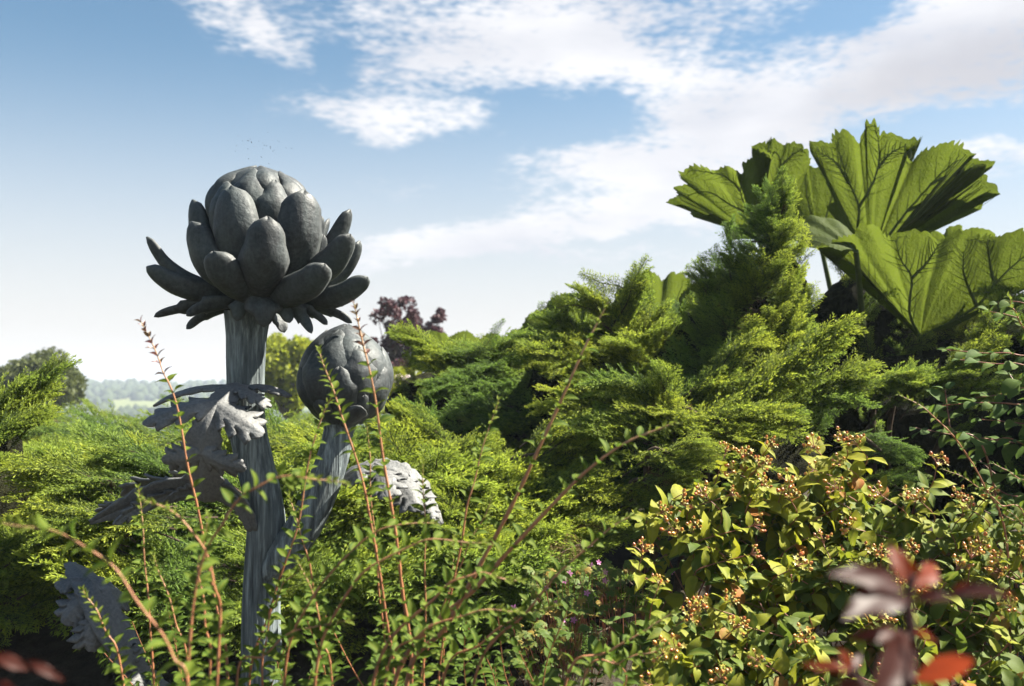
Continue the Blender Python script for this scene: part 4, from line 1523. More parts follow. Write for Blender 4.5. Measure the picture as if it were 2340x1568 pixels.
    giant_leaf(o, b, G, (2000, 1500), 5.9,
               [(1700, 1440), (1760, 1330), (1900, 1260), (2050, 1200), (2200, 1120), (2350, 1150), (2420, 1300), (2350, 1450)],
               lambda f: 5.9 + 0.2 * f, [[(2000, 1500), (1950, 1380), (1920, 1290)], [(2000, 1500), (2150, 1300), (2250, 1160)]], ft + (0.2, 0.0, 0), 7, nu=90, veins=False)

    for k, (x, d, lab, leaves) in enumerate((
            (1400, 8.0, 'giant rhubarb plant half hidden behind the dark juniper slope',
             [((1330, 830), [(1180, 800), (1190, 750), (1215, 715), (1245, 705), (1262, 680), (1300, 672), (1330, 690), (1345, 668), (1385, 690), (1420, 730)]),
              ((1500, 800), [(1390, 720), (1415, 665), (1440, 650), (1460, 632), (1490, 622), (1515, 640), (1535, 625), (1565, 632), (1590, 660), (1610, 700)]),
              ((1630, 790), [(1540, 720), (1560, 665), (1595, 645), (1625, 652), (1650, 640), (1690, 680)])]),
            (1080, 9.2, 'low giant rhubarb plant behind the juniper mound, right of the purple tree',
             [((1040, 880), [(935, 840), (945, 790), (970, 770), (1000, 758), (1030, 768), (1065, 756), (1095, 775), (1120, 800)]),
              ((1150, 880), [(1075, 810), (1095, 775), (1120, 762), (1150, 768), (1175, 755), (1205, 772), (1235, 815)])]))):
        b = plant_base(x, d)
        o = empty('giant_rhubarb_plant', b)
        tag(o, lab, 'plant', 'giant rhubarb plants')
        for q, (J, ol) in enumerate(leaves):
            rb = [[J, ((J[0] + ol[i][0]) / 2 + 4, (J[1] + ol[i][1]) / 2), ol[i]] for i in range(1, len(ol) - 1, 2)]
            giant_leaf(o, b, P, J, d + 0.1, ol, lambda f: d - 0.25, rb, b + (0, 0, 0.02), 20 + 5 * k + q, nu=90, nr=14, veins=False)


build_giants()
# ------------------------------------------------------------------ leafy shrubs


def leaf_mesh(name, mat, length, width, fold=0.25, curl=0.2, shape='ovate', seed=0, nt=9, wave=0.03, stalk=0.06, tipattr=0.0):
    """one leaf along +X, upper side +Z"""
    lr = np.random.default_rng(seed)
    t = np.linspace(0, 1, nt)
    if shape == 'ovate':
        w = np.sin(np.clip(t, 0, 1) ** 0.72 * math.pi) ** 0.85
    elif shape == 'round':
        w = np.sin(np.clip(t, 0, 1) ** 0.80 * math.pi) ** 0.62
    else:
        w = np.sin(t ** 0.9 * math.pi) ** 0.9
    w = w * width / 2 * (1 + 0.04 * lr.standard_normal(nt))
    w[0] = width * 0.03
    w[-1] = width * 0.01
    s = np.array((-1, -0.55, 0, 0.55, 1))
    pts = np.zeros((nt, 5, 3))
    at = np.zeros((nt, 5))
    x = stalk * length + t * length
    z = -curl * length * t ** 2 + 0.06 * length * np.sin(t * math.pi)
    for j, sj in enumerate(s):
        pts[:, j, 0] = x
        pts[:, j, 1] = w * sj
        pts[:, j, 2] = z + fold * w * abs(sj) ** 1.3 + wave * length * np.sin(t * 9 + j * 2.3 + seed) * abs(sj)
        at[:, j] = tipattr + (0.9 if sj == 0 else 0.0) * (1 - tipattr)
    g = Geo()
    g.grid(pts, 0, np.clip(at, 0, 1))
    tube(g, np.array([(0, 0, 0), (stalk * length * 1.1, 0, 0.0)]), 0.012 * length, 4, 0, 0.5, False)
    return g.mesh(name, [mat])


def lay_leaf(parent, me, pos, direction, up, sc, name='leaf', roll=0.0):
    return put(name, me, parent, basis(direction, up, pos, sc, roll))


# ---------------- foreground shoots: small paired leaves on red stems
SMALL = [leaf_mesh('small_leaf', MAT['small_leaf'], 0.034, 0.018, 0.35, c, 'ovate', k, 7, 0.015, 0.05) for k, c in enumerate((0.10, 0.22, 0.34, 0.16))]
SMALLTIP = [leaf_mesh('small_tip_leaf', MAT['small_leaf'], 0.026, 0.013, 0.45, 0.12, 'ovate', 7 + k, 7, 0.01, 0.05, 0.8) for k in range(2)]
REDTIP = [leaf_mesh('red_tip_leaf', MAT['red_tip_leaf'], 0.028, 0.0125, 0.5, 0.15, 'ovate', 9 + k, 7, 0.02, 0.05) for k in range(2)]
sr = np.random.default_rng(5)
LEAFCOUNT = {}


def shoot(shrub, loc, pts, d, thick=0.0032, red=False, gap=0.023, leafsize=1.0, twig_from=0.0, dtip=None):
    """pts photo positions from the lower end to the tip; the stem goes on down to the shrub's foot"""
    n = len(pts)
    dd = np.linspace(d, d if dtip is None else dtip, n)
    w = [P(x, y, q) for (x, y), q in zip(pts, dd)]
    first = w[0] - loc
    low = np.array((first[0] * 0.86, first[1] * 0.86, first[2] * 0.5))
    path = catmull([np.array((first[0] * 0.6, first[1] * 0.6, 0.0)), low] + [q - loc for q in w], 70)
    # natural wobble
    for k in range(3):
        path[:, k] += 0.0022 * np.sin(np.arange(70) * 0.45 + sr.uniform(0, 6)) * np.linspace(0.2, 1, 70)
    t = np.linspace(0, 1, 70)
    rad = 0.78 * thick * np.interp(t, [0, 0.5, 0.9, 1], [1.5, 1.1, 0.6, 0.35]) * (1 + 0.13 * np.sin(np.arange(70) * 2.1) + 0.08 * sr.standard_normal(70))
    g = Geo()
    tube(g, path, rad, 7, 0, np.interp(t, [0, 0.35, 0.8, 0.97, 1], [0.0, 0.3, 0.6, 0.9, 1.0]))
    o = put('shoot', g.mesh('shoot', [MAT['twig']]), shrub)
    seg = np.concatenate([[0], np.cumsum(np.linalg.norm(np.diff(path, axis=0), axis=1))])
    total = seg[-1]
    # start leaves a little below the frame
    zmin = P(pts[0][0], 1640, d)[2] - loc[2]
    s = total - 0.004
    k = 0
    tan = np.gradient(path, axis=0)
    while s > 0:
        q = np.array([np.interp(s, seg, path[:, c]) for c in range(3)])
        tx = unit([np.interp(s, seg, tan[:, c]) for c in range(3)])
        if q[2] < zmin:
            break
        f = (total - s) / 0.16
        g_ = gap * np.interp(f, [0, 1], [0.42, 1.0]) * sr.uniform(0.85, 1.2)
        roll = (math.pi / 2 if k % 2 else 0) + sr.normal(0, 0.25)
        a = unit(np.cross(tx, (0.3, 0.9, 0.2)))
        b = np.cross(tx, a)
        o1 = a * math.cos(roll) + b * math.sin(roll)
        for sg in (1, -1):
            if f > 1 and sr.uniform() < 0.10:
                continue
            dr = unit(o1 * sg * np.interp(f, [0, 0.5], [0.55, 1.0]) + tx * np.interp(f, [0, 1], [0.95, 0.45]) + np.array((0, 0, sr.normal(0.05, 0.15))))
            if red and f < 0.85:
                me = REDTIP[k % 2]
            elif f < 0.45:
                me = SMALLTIP[k % 2]
            else:
                me = SMALL[int(sr.integers(4))]
            sz = leafsize * np.interp(f, [0, 0.8], [0.55, 1.0]) * sr.uniform(0.8, 1.15)
            up = tx * 0.5 + np.array((sr.normal(0, 0.25), -0.55 + sr.normal(0, 0.25), 0.6))
            st = LEAFCOUNT.setdefault(shrub.name, [0, Geo(), shrub])
            if st[0] < 290:
                st[0] += 1
                lay_leaf(o, me, q + dr * 0.001, dr, up, sz)
            else:
                M = np.array(basis(dr, up, q + dr * 0.001, sz))
                v = np.array([p.co[:] for p in me.vertices])
                st[1].add(v @ M[:3, :3].T + M[:3, 3], [tuple(p.vertices) for p in me.polygons], 1 if me in REDTIP else 0, 0.1)
        s -= g_
        k += 1
    return o


def shrub_at(name, x, d, label, cat, group=None):
    p = P(x, 1500, d)
    loc = np.array((p[0], p[1], float(max(0.0, ground_z(np.array(p[0]), np.array(p[1]))))))
    o = empty(name, loc)
    tag(o, label, cat, group)
    return o, loc


def build_foreground():
    grp = 'red stemmed shrubs in front of the sculpture'
    o, L = shrub_at('red_stemmed_shrub', 380, 2.1, 'red stemmed shrub whose shoots stand left of the bronze stem', 'shrub', grp)
    shoot(o, L, [(520, 1568), (498, 1400), (456, 1190), (428, 1050), (395, 900), (365, 830), (324, 735)], 2.3, 0.0034, True, 0.026)
    shoot(o, L, [(350, 1568), (336, 1340), (318, 1115)], 2.25, 0.003)
    shoot(o, L, [(432, 1568), (402, 1420), (350, 1265)], 2.2, 0.0028)
    shoot(o, L, [(282, 1568), (242, 1440), (190, 1345)], 2.1, 0.0026)
    shoot(o, L, [(480, 1568), (470, 1420), (455, 1290), (480, 1180)], 1.9, 0.0026, leafsize=1.0)
    o, L = shrub_at('red_stemmed_shrub', 300, 1.6, 'blurred arching shoot of a red stemmed shrub nearest the camera at lower left', 'shrub', grp)
    shoot(o, L, [(430, 1640), (395, 1500), (320, 1380), (235, 1275), (120, 1215), (-30, 1188)], 1.35, 0.0019, leafsize=1.05, gap=0.026)
    shoot(o, L, [(500, 1500), (490, 1330), (430, 1200), (330, 1140)], 1.7, 0.0026, leafsize=0.9)
    shoot(o, L, [(440, 1400), (520, 1180), (600, 1105), (690, 1090), (790, 1108)], 1.6, 0.0024, leafsize=0.85)
    o, L = shrub_at('red_stemmed_shrub', 700, 2.2, 'red stemmed shrub with tall shoots crossing the closed bud', 'shrub', grp)
    shoot(o, L, [(570, 1568), (622, 1380), (682, 1190), (718, 1000), (762, 902)], 2.3, 0.0032)
    shoot(o, L, [(742, 1568), (715, 1330), (690, 1230), (660, 1130)], 2.35, 0.003)
    shoot(o, L, [(940, 1568), (918, 1330), (882, 1080), (845, 850), (806, 690)], 2.2, 0.0042, True, 0.028)
    shoot(o, L, [(900, 1568), (880, 1400), (846, 1180), (802, 1010), (756, 880), (730, 800)], 2.25, 0.0036)
    shoot(o, L, [(600, 1568), (612, 1440), (640, 1350), (690, 1290)], 2.2, 0.0024)
    o, L = shrub_at('red_stemmed_shrub', 900, 2.2, 'red stemmed shrub with upright shoots right of the side stem', 'shrub', grp)
    shoot(o, L, [(968, 1568), (972, 1300), (967, 1060)], 2.3, 0.003)
    shoot(o, L, [(885, 1568), (868, 1360), (850, 1150), (840, 972)], 2.4, 0.003)
    shoot(o, L, [(1000, 1568), (1055, 1230), (1085, 1090), (1138, 912)], 2.35, 0.003)
    shoot(o, L, [(960, 1568), (1020, 1370), (1075, 1240), (1128, 1135)], 2.45, 0.0028)
    shoot(o, L, [(1010, 1568), (1025, 1380), (1040, 1220)], 2.5, 0.0024)
    shoot(o, L, [(760, 1568), (735, 1460), (720, 1370), (680, 1280)], 2.1, 0.0024)
    o, L = shrub_at('red_stemmed_shrub', 780, 1.8, 'blurred red stemmed shrub of arching shoots in front of the stem fork', 'shrub', grp)
    shoot(o, L, [(650, 1568), (712, 1370), (860, 1215), (998, 1196)], 1.95, 0.003)
    shoot(o, L, [(720, 1568), (805, 1340), (960, 1240), (1115, 1242)], 1.9, 0.003)
    shoot(o, L, [(850, 1568), (1000, 1360), (1090, 1312), (1190, 1330)], 1.85, 0.003)
    shoot(o, L, [(540, 1568), (600, 1500), (680, 1440), (800, 1420)], 1.9, 0.0024)
    shoot(o, L, [(880, 1568), (960, 1450), (1080, 1400), (1190, 1395)], 1.9, 0.0024)
    o, L = shrub_at('red_stemmed_shrub', 1080, 2.0, 'red stemmed shrub with long shoots leaning right towards the yellow shrub', 'shrub', grp)
    shoot(o, L, [(930, 1568), (1020, 1430), (1130, 1230), (1230, 1030), (1310, 850), (1388, 692)], 2.1, 0.0056, gap=0.030)
    shoot(o, L, [(900, 1568), (1100, 1330), (1285, 1130), (1400, 1030), (1545, 962)], 2.0, 0.0054, gap=0.030)
    shoot(o, L, [(1080, 1568), (1200, 1400), (1330, 1260), (1450, 1172)], 2.1, 0.0036)
    shoot(o, L, [(1290, 1568), (1400, 1485), (1545, 1398)], 2.0, 0.0036)
    shoot(o, L, [(1330, 1568), (1420, 1512), (1525, 1478)], 2.05, 0.0026)
    shoot(o, L, [(1010, 1568), (1100, 1470), (1180, 1410), (1275, 1380)], 2.1, 0.0028)

    # low leafy shoots filling the lower edge
    o, L = shrub_at('red_stemmed_shrub', 860, 2.6, 'low tangle of small green leaved shoots along the lower edge below the bud', 'shrub', grp)
    g = Geo()
    base_leaf = np.array([v.co[:] for v in SMALL[1].vertices])
    base_face = [tuple(p.vertices) for p in SMALL[1].polygons]
    lr = np.random.default_rng(17)
    for k in range(26):
        x0 = lr.uniform(330, 1420)
        yt = lr.uniform(1380, 1560)
        d = lr.uniform(2.2, 3.0)
        a = P(x0, 1690, d) - L
        b = P(x0 + lr.normal(0, 90), yt, d - 0.1) - L
        path = catmull([a, (a + b) / 2 + lr.normal(0, 0.02, 3), b], 16)
        tube(g, path, np.linspace(0.0024, 0.001, 16), 4, 1, 0.4, False)
        for q in range(3, 16):
            tx = unit(path[q] - path[q - 1])
            r = lr.uniform(0, 6.28)
            s1 = unit(np.cross(tx, (0.3, 0.9, 0.2)))
            s2 = np.cross(tx, s1)
            o1 = s1 * math.cos(r) + s2 * math.sin(r)
            for sg in (1, -1):
                M = np.array(basis(o1 * sg + tx * 0.5, tx, path[q], lr.uniform(0.7, 1.05)))
                g.add(base_leaf @ M[:3, :3].T + M[:3, 3], base_face, 0, 0.1)
    f = put('foliage', g.mesh('foliage', [MAT['small_leaf'], MAT['twig']]), o)
    f['kind'] = 'stuff'

    # fine leaved arching shoots at the right edge
    o, L = shrub_at('fine_leaved_shrub', 2330, 3.0, 'fine leaved shrub with a long bare shoot crossing the dark gap at right', 'shrub')

    def E(zx, zy):
        return ((2000 + zx * .3827) * .9907, (650 + zy * .3827) * .9907)
    shoot(o, L, [E(840, 1560), E(700, 1220), E(560, 980), E(430, 840), E(340, 760), E(188, 678)], 3.0, 0.003, gap=0.03, leafsize=0.9)
    shoot(o, L, [E(960, 1480), E(800, 1340), E(640, 1215), E(450, 1120)], 3.0, 0.0024, gap=0.022, leafsize=0.7)
    shoot(o, L, [E(1050, 480), E(940, 270), E(880, 160), E(850, 88)], 3.2, 0.003, gap=0.026, leafsize=1.2)
    shoot(o, L, [E(1040, 1640), E(960, 1500), E(900, 1420), E(760, 1330)], 3.1, 0.0022, gap=0.022, leafsize=0.7)
    shoot(o, L, [E(1060, 1300), E(920, 1190), E(830, 1130), E(740, 1090)], 3.1, 0.0022, gap=0.024, leafsize=0.8)


build_foreground()
for _n, (_c, _g, _o) in LEAFCOUNT.items():      # leaves beyond the first 290 of a shrub
    if _g.n:
        put('foliage', _g.mesh('foliage', [MAT['small_leaf'], MAT['red_tip_leaf']]), _o)['kind'] = 'stuff'

# ---------------- yellow shrub with berries
WORT = {}
for nm in ('wort_gold', 'wort_green', 'wort_brown'):
    WORT[nm] = [leaf_mesh(nm, MAT[nm], 0.080, w * 1.18, f, c, 'ovate', 30 + k, 10, 0.025, 0.03) for k, (w, f, c) in enumerate(((0.036, 0.25, 0.25), (0.042, 0.15, 0.35), (0.033, 0.35, 0.15), (0.044, 0.1, 0.08)))]


def berry_mesh():
    g = Geo()
    prof = [(0, 0.2), (0.0016, 0.7), (0.004, 1.0), (0.0072, 0.92), (0.0098, 0.55), (0.0112, 0.14), (0.0128, 0.05)]
    th = np.linspace(0, 2 * math.pi, 9, endpoint=False)
    pts = np.array([[(h, 0.0048 * r * math.cos(a), 0.0048 * r * math.sin(a)) for a in th] for h, r in prof])
    g.grid(pts, 0, 0, closed=True)
    return g.mesh('berry', [MAT['berry']])


BERRY = berry_mesh()


def cluster_mesh(seed):
    """branched stalk with a star of pale sepals under every berry; also returns the berry places"""
    lr = np.random.default_rng(seed)
    g = Geo()
    spots = []
    for k in range(9):
        a = k * 2.4 + lr.uniform(-0.3, 0.3)
        r = 0.004 + 0.021 * math.sqrt((k + 0.3) / 9)
        p = np.array((0.026 + lr.uniform(-0.006, 0.010) - r * 0.35, r * math.cos(a), r * math.sin(a)))
        dr = unit(np.array((1.0, p[1] * 22, p[2] * 22)))
        tube(g, catmull([(0, 0, 0), (p[0] * 0.55, p[1] * 0.35, p[2] * 0.35), p], 6), 0.0011, 4, 1, 0.3, False)
        s1 = unit(np.cross(dr, (0.2, 0.4, 0.9)))
        s2 = np.cross(dr, s1)
        for q in range(5):
            b = q * 2 * math.pi / 5 + k
            o1 = s1 * math.cos(b) + s2 * math.sin(b)
            sd = unit(o1 + dr * 0.25)
            sw = np.cross(sd, dr)
            g.add([p, p + sd * 0.004 + sw * 0.0024, p + sd * 0.0092, p + sd * 0.004 - sw * 0.0024], [(0, 1, 2, 3)], 0)
        spots.append((p, dr))
    return g.mesh('berry_cluster', [MAT['calyx'], MAT['wort_stem']]), spots


CLUSTERS = [cluster_mesh(k) for k in range(5)]


def wort_shrub(o, L, ends, rng_, state, berries=True, leafy=5, gold=0.5):
    """state: [number of leaf objects so far, Geo of the leaves beyond the first 290]"""
    for (x, y, d) in ends:
        e = P(x, y, d) - L
        lean = np.array((rng_.normal(0, 0.09), rng_.normal(-0.05, 0.05), 0))
        # a side shoot of a main limb hidden in the shrub
        b = e + np.array((-e[0] * 0.28 + rng_.normal(0, 0.05), 0.10 + rng_.uniform(0, 0.12), -rng_.uniform(0.22, 0.34)))
        pre = e - np.array((0, 0, 0.06)) - lean * 0.8
        path = catmull([b, (b + pre) / 2 + np.array((0, 0.02, 0.02)), pre, e], 36)
        g = Geo()
        tube(g, path, np.linspace(0.0030, 0.0013, 36), 5, 0, 0)
        st = put('stem', g.mesh('stem', [MAT['wort_stem']]), o)
        tan = np.gradient(path, axis=0)
        seg = np.concatenate([[0], np.cumsum(np.linalg.norm(np.diff(path, axis=0), axis=1))])
        s = seg[-1] - 0.012
        a0 = rng_.uniform(0, 6.28)
        for k in range(leafy):
            q = np.array([np.interp(s, seg, path[:, c]) for c in range(3)])
            tx = unit([np.interp(s, seg, tan[:, c]) for c in range(3)])
            r = a0 + k * math.pi / 2 + rng_.normal(0, 0.2)
            s1 = unit(np.cross(tx, (0.3, 0.9, 0.2)))
            s2 = np.cross(tx, s1)
            for sg in (0, math.pi):
                o1 = s1 * math.cos(r + sg) + s2 * math.sin(r + sg)
                dr = unit(o1 + tx * rng_.uniform(0.05, 0.5) + np.array((0, -0.1, rng_.normal(-0.12, 0.25))))
                u = rng_.uniform()
                top = k <= 1
                mat = 'wort_gold' if u < gold + (0.2 if top else -0.1) else ('wort_brown' if u > 0.965 else 'wort_green')
                me = WORT[mat][int(rng_.integers(4))]
                up = tx * 0.4 + np.array((rng_.normal(0, 0.25), -0.25 + rng_.normal(0, 0.25), 1))
                sc = rng_.uniform(0.55, 1.12) * (0.7 if k == 0 else 1.0)
                if state[0] < 290 and k < 4:
                    state[0] += 1
                    lay_leaf(o, me, q, dr, up, sc)
                else:
                    M = np.array(basis(dr, up, q, sc))
                    v = np.array([p.co[:] for p in me.vertices])
                    state[1].add(v @ M[:3, :3].T + M[:3, 3], [tuple(p.vertices) for p in me.polygons], {'wort_gold': 0, 'wort_green': 1, 'wort_brown': 2}[mat], 0.0)
            s -= rng_.uniform(0.030, 0.050)
            if s < 0.02:
                break
        if berries:
            me, spots = CLUSTERS[int(rng_.integers(5))]
            tx = unit(path[-1] - path[-3] + np.array((0, -0.006, 0.004)))
            sc = rng_.uniform(1.0, 1.35)
            c = put('berry_cluster', me, o, basis(tx, (0, 0.3, 1), e, sc, rng_.uniform(0, 6.28)))
            for p, dr in spots:
                if rng_.uniform() < 0.25:
                    continue
                put('berry', BERRY, c, basis(dr, (0.1, 0.2, 1), p + dr * 0.001, rng_.uniform(0.75, 1.05)))


def main_limbs(o, ends, L, rng_):
    for k in range(5):
        x, y, d = ends[int(rng_.integers(len(ends)))]
        e = P(x, y, d) - L + np.array((0, 0.15, -0.25))
        g = Geo()
        tube(g, catmull([(e[0] * 0.1, e[1] * 0.1, 0.0), (e[0] * 0.4, e[1] * 0.4 + 0.05, e[2] * 0.55), e], 20), np.linspace(0.009, 0.004, 20), 6, 0)
        put('limb', g.mesh('limb', [MAT['wort_stem']]), o)


def build_wort():
    H = lambda zx, zy: ((1400 + zx * .4111) * .9907, (950 + zy * .4111) * .9907)
    D = lambda zy: float(np.interp(zy, [150, 700, 1100, 1540], [3.35, 3.1, 2.85, 2.6]))
    groups = {
        'top': [(665, 230), (770, 260), (710, 340), (905, 200), (850, 310), (860, 410), (1025, 400), (1165, 205), (1310, 290), (1325, 160), (1405, 190), (1170, 330), (560, 480), (680, 470), (410, 520), (300, 570), (485, 660), (390, 690), (815, 640), (1030, 490), (800, 800), (1215, 740), (1055, 870), (200, 800), (1380, 650), (1300, 440)],
        'right': [(1540, 470), (1680, 490), (1760, 500), (1850, 310), (1975, 490), (2040, 545), (2130, 480), (2095, 740), (1460, 800), (1540, 810), (1690, 770), (1640, 960), (1960, 890), (2040, 830), (2200, 850), (2220, 910), (2300, 820), (1520, 1160), (1750, 1000), (2270, 1100)],
        'low': [(290, 980), (500, 1110), (560, 1090), (680, 1070), (710, 1220), (440, 1160), (390, 1340), (320, 1360), (850, 1400), (1110, 1280), (650, 1510), (240, 1530), (1600, 1490), (1340, 1420)],
    }
    info = {'top': (1760, 3.3, 'tallest yellow green berry shrub with red stems, spilling left below the juniper shelves', 0.72),
            'right': (2150, 3.1, 'yellow green berry shrub behind the blurred maroon leaves', 0.48),
            'low': (1720, 2.8, 'lowest yellow green berry shrub along the lower edge', 0.42)}
    for key, ends in groups.items():
        x, d, lab, gold = info[key]
        o, L = shrub_at('berry_shrub', x, d, lab, 'shrub', 'yellow shrubs with red berries')
        r = np.random.default_rng(len(key) * 7)
        state = [0, Geo()]
        tops = [(*H(*e), D(e[1])) for e in ends]
        wort_shrub(o, L, tops, r, state, True, 6, gold)
        main_limbs(o, tops, L, r)
        # leafy shoots without berries in between
        more = []
        box = {'top': (250, 1450, 330, 1000), 'right': (1250, 2340, 520, 1200), 'low': (240, 2330, 1020, 1640)}[key]
        for k in range({'top': 85, 'right': 85, 'low': 110}[key]):
            zx, zy = r.uniform(box[0], box[1]), r.uniform(box[2], box[3])
            if key == 'top' and zx + zy < 830:
                continue
            if key == 'top' and zx < 620 and zy > 800:
                continue
            more.append((*H(zx, zy), D(zy) + r.uniform(0.02, 0.22)))
        wort_shrub(o, L, more, r, state, False, 6, gold - 0.2)
        f = put('foliage', state[1].mesh('foliage', [MAT['wort_gold'], MAT['wort_green'], MAT['wort_brown']]), o)
        f['kind'] = 'stuff'


build_wort()

# ---------------- round leaved shrub at the right edge
ROUND = [leaf_mesh('round_leaf', MAT['round_leaf'], 0.072, w * 1.35, f, c, 'round', 60 + k, 10, 0.015, 0.12) for k, (w, f, c) in enumerate(((0.036, 0.2, 0.15), (0.042, 0.1, 0.3), (0.032, 0.3, 0.1)))]


def build_round():
    o, L = shrub_at('round_leaved_shrub', 2420, 3.7, 'dark round leaved shrub reaching in from the right edge under the giant leaf', 'shrub')
    E = lambda zx, zy: ((2000 + zx * .3827) * .9907, (650 + zy * .3827) * .9907)
    r = np.random.default_rng(44)
    tw = [[(1150, 620), (930, 500), (780, 495), (560, 470)], [(1150, 560), (900, 440), (700, 430), (480, 410)], [(1150, 800), (900, 740), (700, 730), (520, 740), (380, 760)],
          [(1150, 900), (960, 860), (800, 840), (690, 830)], [(1150, 1060), (800, 960), (560, 930), (290, 880)], [(1150, 720), (960, 640), (800, 680), (650, 700)],
          [(1150, 1150), (900, 960), (780, 950), (640, 980)], [(1150, 1200), (950, 1170), (800, 1170), (680, 1080)], [(1150, 1300), (950, 1300), (820, 1270), (720, 1180)],
          [(1150, 380), (980, 250), (850, 200), (740, 180)], [(700, 1000), (520, 900), (490, 800), (470, 650)], [(1150, 300), (1000, 160), (900, 120), (790, 130)],
          [(1150, 1450), (950, 1380), (750, 1400), (560, 1260)], [(1150, 700), (1000, 560), (900, 600), (860, 560)]]
    for pts in tw:
        d = r.uniform(3.5, 3.9)
        w = [P(*E(*p), d + 0.03 * k) - L for k, p in enumerate(pts)]
        path = catmull([np.array((w[0][0] * 0.2, w[0][1] * 0.2, 0.0)), w[0] * (0.7, 0.7, 0.6)] + w, 44)
        g = Geo()
        tube(g, path, np.linspace(0.005, 0.0013, 44), 5, 0, 0)
        put('twig', g.mesh('twig', [MAT['wort_stem']]), o)
        seg = np.concatenate([[0], np.cumsum(np.linalg.norm(np.diff(path, axis=0), axis=1))])
        tan = np.gradient(path, axis=0)
        s, k = seg[-1], 0
        while s > seg[-1] - 0.95 and k < 17:
            q = np.array([np.interp(s, seg, path[:, c]) for c in range(3)])
            tx = unit([np.interp(s, seg, tan[:, c]) for c in range(3)])
            for sg in (1, -1):
                lat = unit(np.cross(tx, (0, 0, 1))) * sg
                dr = unit(lat * r.uniform(0.4, 1) + tx * 0.7 + np.array((0, 0, r.normal(-0.25, 0.3))))
                lay_leaf(o, ROUND[int(r.integers(3))], q, dr, np.array((r.normal(0, 0.3), -0.5 + r.normal(0, 0.3), 1)), r.uniform(0.6, 1.15) * (0.6 if k == 0 else 1))
            s -= r.uniform(0.045, 0.07)
            k += 1


build_round()

# ---------------- maroon plants very near the camera
def build_maroon():
    o, L = shrub_at('maroon_leaved_plant', 2080, 0.8, 'blurred maroon leaved stem close to the camera at lower right', 'plant', 'maroon plants close to the camera')

    def blade(parent, loc, a, tip, wpx, d0, d1, roll, seed, mat='maroon'):
        p, q = P(*a, d0), P(*tip, d1)
        ln = np.linalg.norm(q - p)
        me = leaf_mesh('maroon_leaf', MAT[mat], ln * 0.94, wpx * 0.82 / FPX * d0, 0.22, 0.10, 'lance', seed, 11, 0.03, 0.05)
        lay_leaf(parent, me, p - loc, q - p, (math.sin(roll), -math.cos(roll) * 0.8, 0.6), 1.0)
    pts = [(2075, 1720), (2078, 1568), (2082, 1450), (2076, 1370), (2086, 1315)]
    g = Geo()
    w = [P(x, y, 0.78) - L for x, y in pts]
    path = catmull([np.array((0.02, 0, 0)), w[0] * (0.6, 0.6, 0.6)] + w, 40)
    tube(g, path, np.linspace(0.0065, 0.003, 40), 8, 0, 0)
    put('stem', g.mesh('stem', [MAT['maroon_stem']]), o)
    for a, t, wd, d0, d1, roll in (
            ((2082, 1345), (2036, 1240), 62, 0.78, 0.80, 0.0), ((2086, 1345), (2148, 1285), 60, 0.78, 0.82, 0.6), ((2076, 1350), (1905, 1302), 72, 0.78, 0.74, 0.2),
            ((2072, 1360), (1935, 1400), 105, 0.78, 0.72, -0.3), ((2086, 1365), (2180, 1365), 50, 0.78, 0.76, 0.3), ((2150, 1362), (2312, 1352), 66, 0.78, 0.73, 0.2),
            ((2078, 1440), (2005, 1590), 110, 0.78, 0.72, 0.9), ((2080, 1450), (1940, 1455), 46, 0.78, 0.75, 0.2), ((2084, 1445), (2150, 1470), 56, 0.78, 0.76, 1.2),
            ((2082, 1560), (2235, 1500), 70, 0.78, 0.74, 0.9), ((1950, 1535), (1836, 1515), 34, 0.80, 0.80, 0.2), ((1948, 1530), (1918, 1482), 34, 0.80, 0.80, 0.1),
            ((1940, 1545), (1970, 1488), 26, 0.80, 0.82, 0.1), ((1990, 1620), (1915, 1555), 70, 0.78, 0.76, 0.1)):
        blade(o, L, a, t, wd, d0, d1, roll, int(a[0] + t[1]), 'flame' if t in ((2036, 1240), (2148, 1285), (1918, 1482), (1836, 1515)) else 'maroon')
    g = Geo()
    tube(g, catmull([P(2076, 1640, 0.79) - L, P(1990, 1580, 0.80) - L, P(1945, 1530, 0.80) - L], 14), np.linspace(0.003, 0.0016, 14), 6, 0, 0)
    put('twig', g.mesh('twig', [MAT['maroon_stem']]), o)
    o, L = shrub_at('maroon_leaved_plant', -60, 0.9, 'blurred red leaf tips at the lower left corner', 'plant', 'maroon plants close to the camera')
    g = Geo()
    w = [P(x, y, 0.9) - L for x, y in ((-80, 1700), (-50, 1600), (-20, 1500))]
    tube(g, catmull([np.array((0, 0, 0.0)), w[0] * 0.6] + w, 30), np.linspace(0.006, 0.003, 30), 8, 0, 0)
    put('stem', g.mesh('stem', [MAT['maroon_stem']]), o)
    for a, t, wd, d0, d1, roll in (((-20, 1495), (66, 1530), 40, 0.9, 0.9, 0.2), ((60, 1510), (148, 1556), 30, 0.9, 0.9, 0.2), ((-40, 1570), (50, 1590), 50, 0.9, 0.88, 0.2)):
        blade(o, L, a, t, wd, d0, d1, roll, int(t[0]))


build_maroon()
# ------------------------------------------------------------------ trees beyond the bank


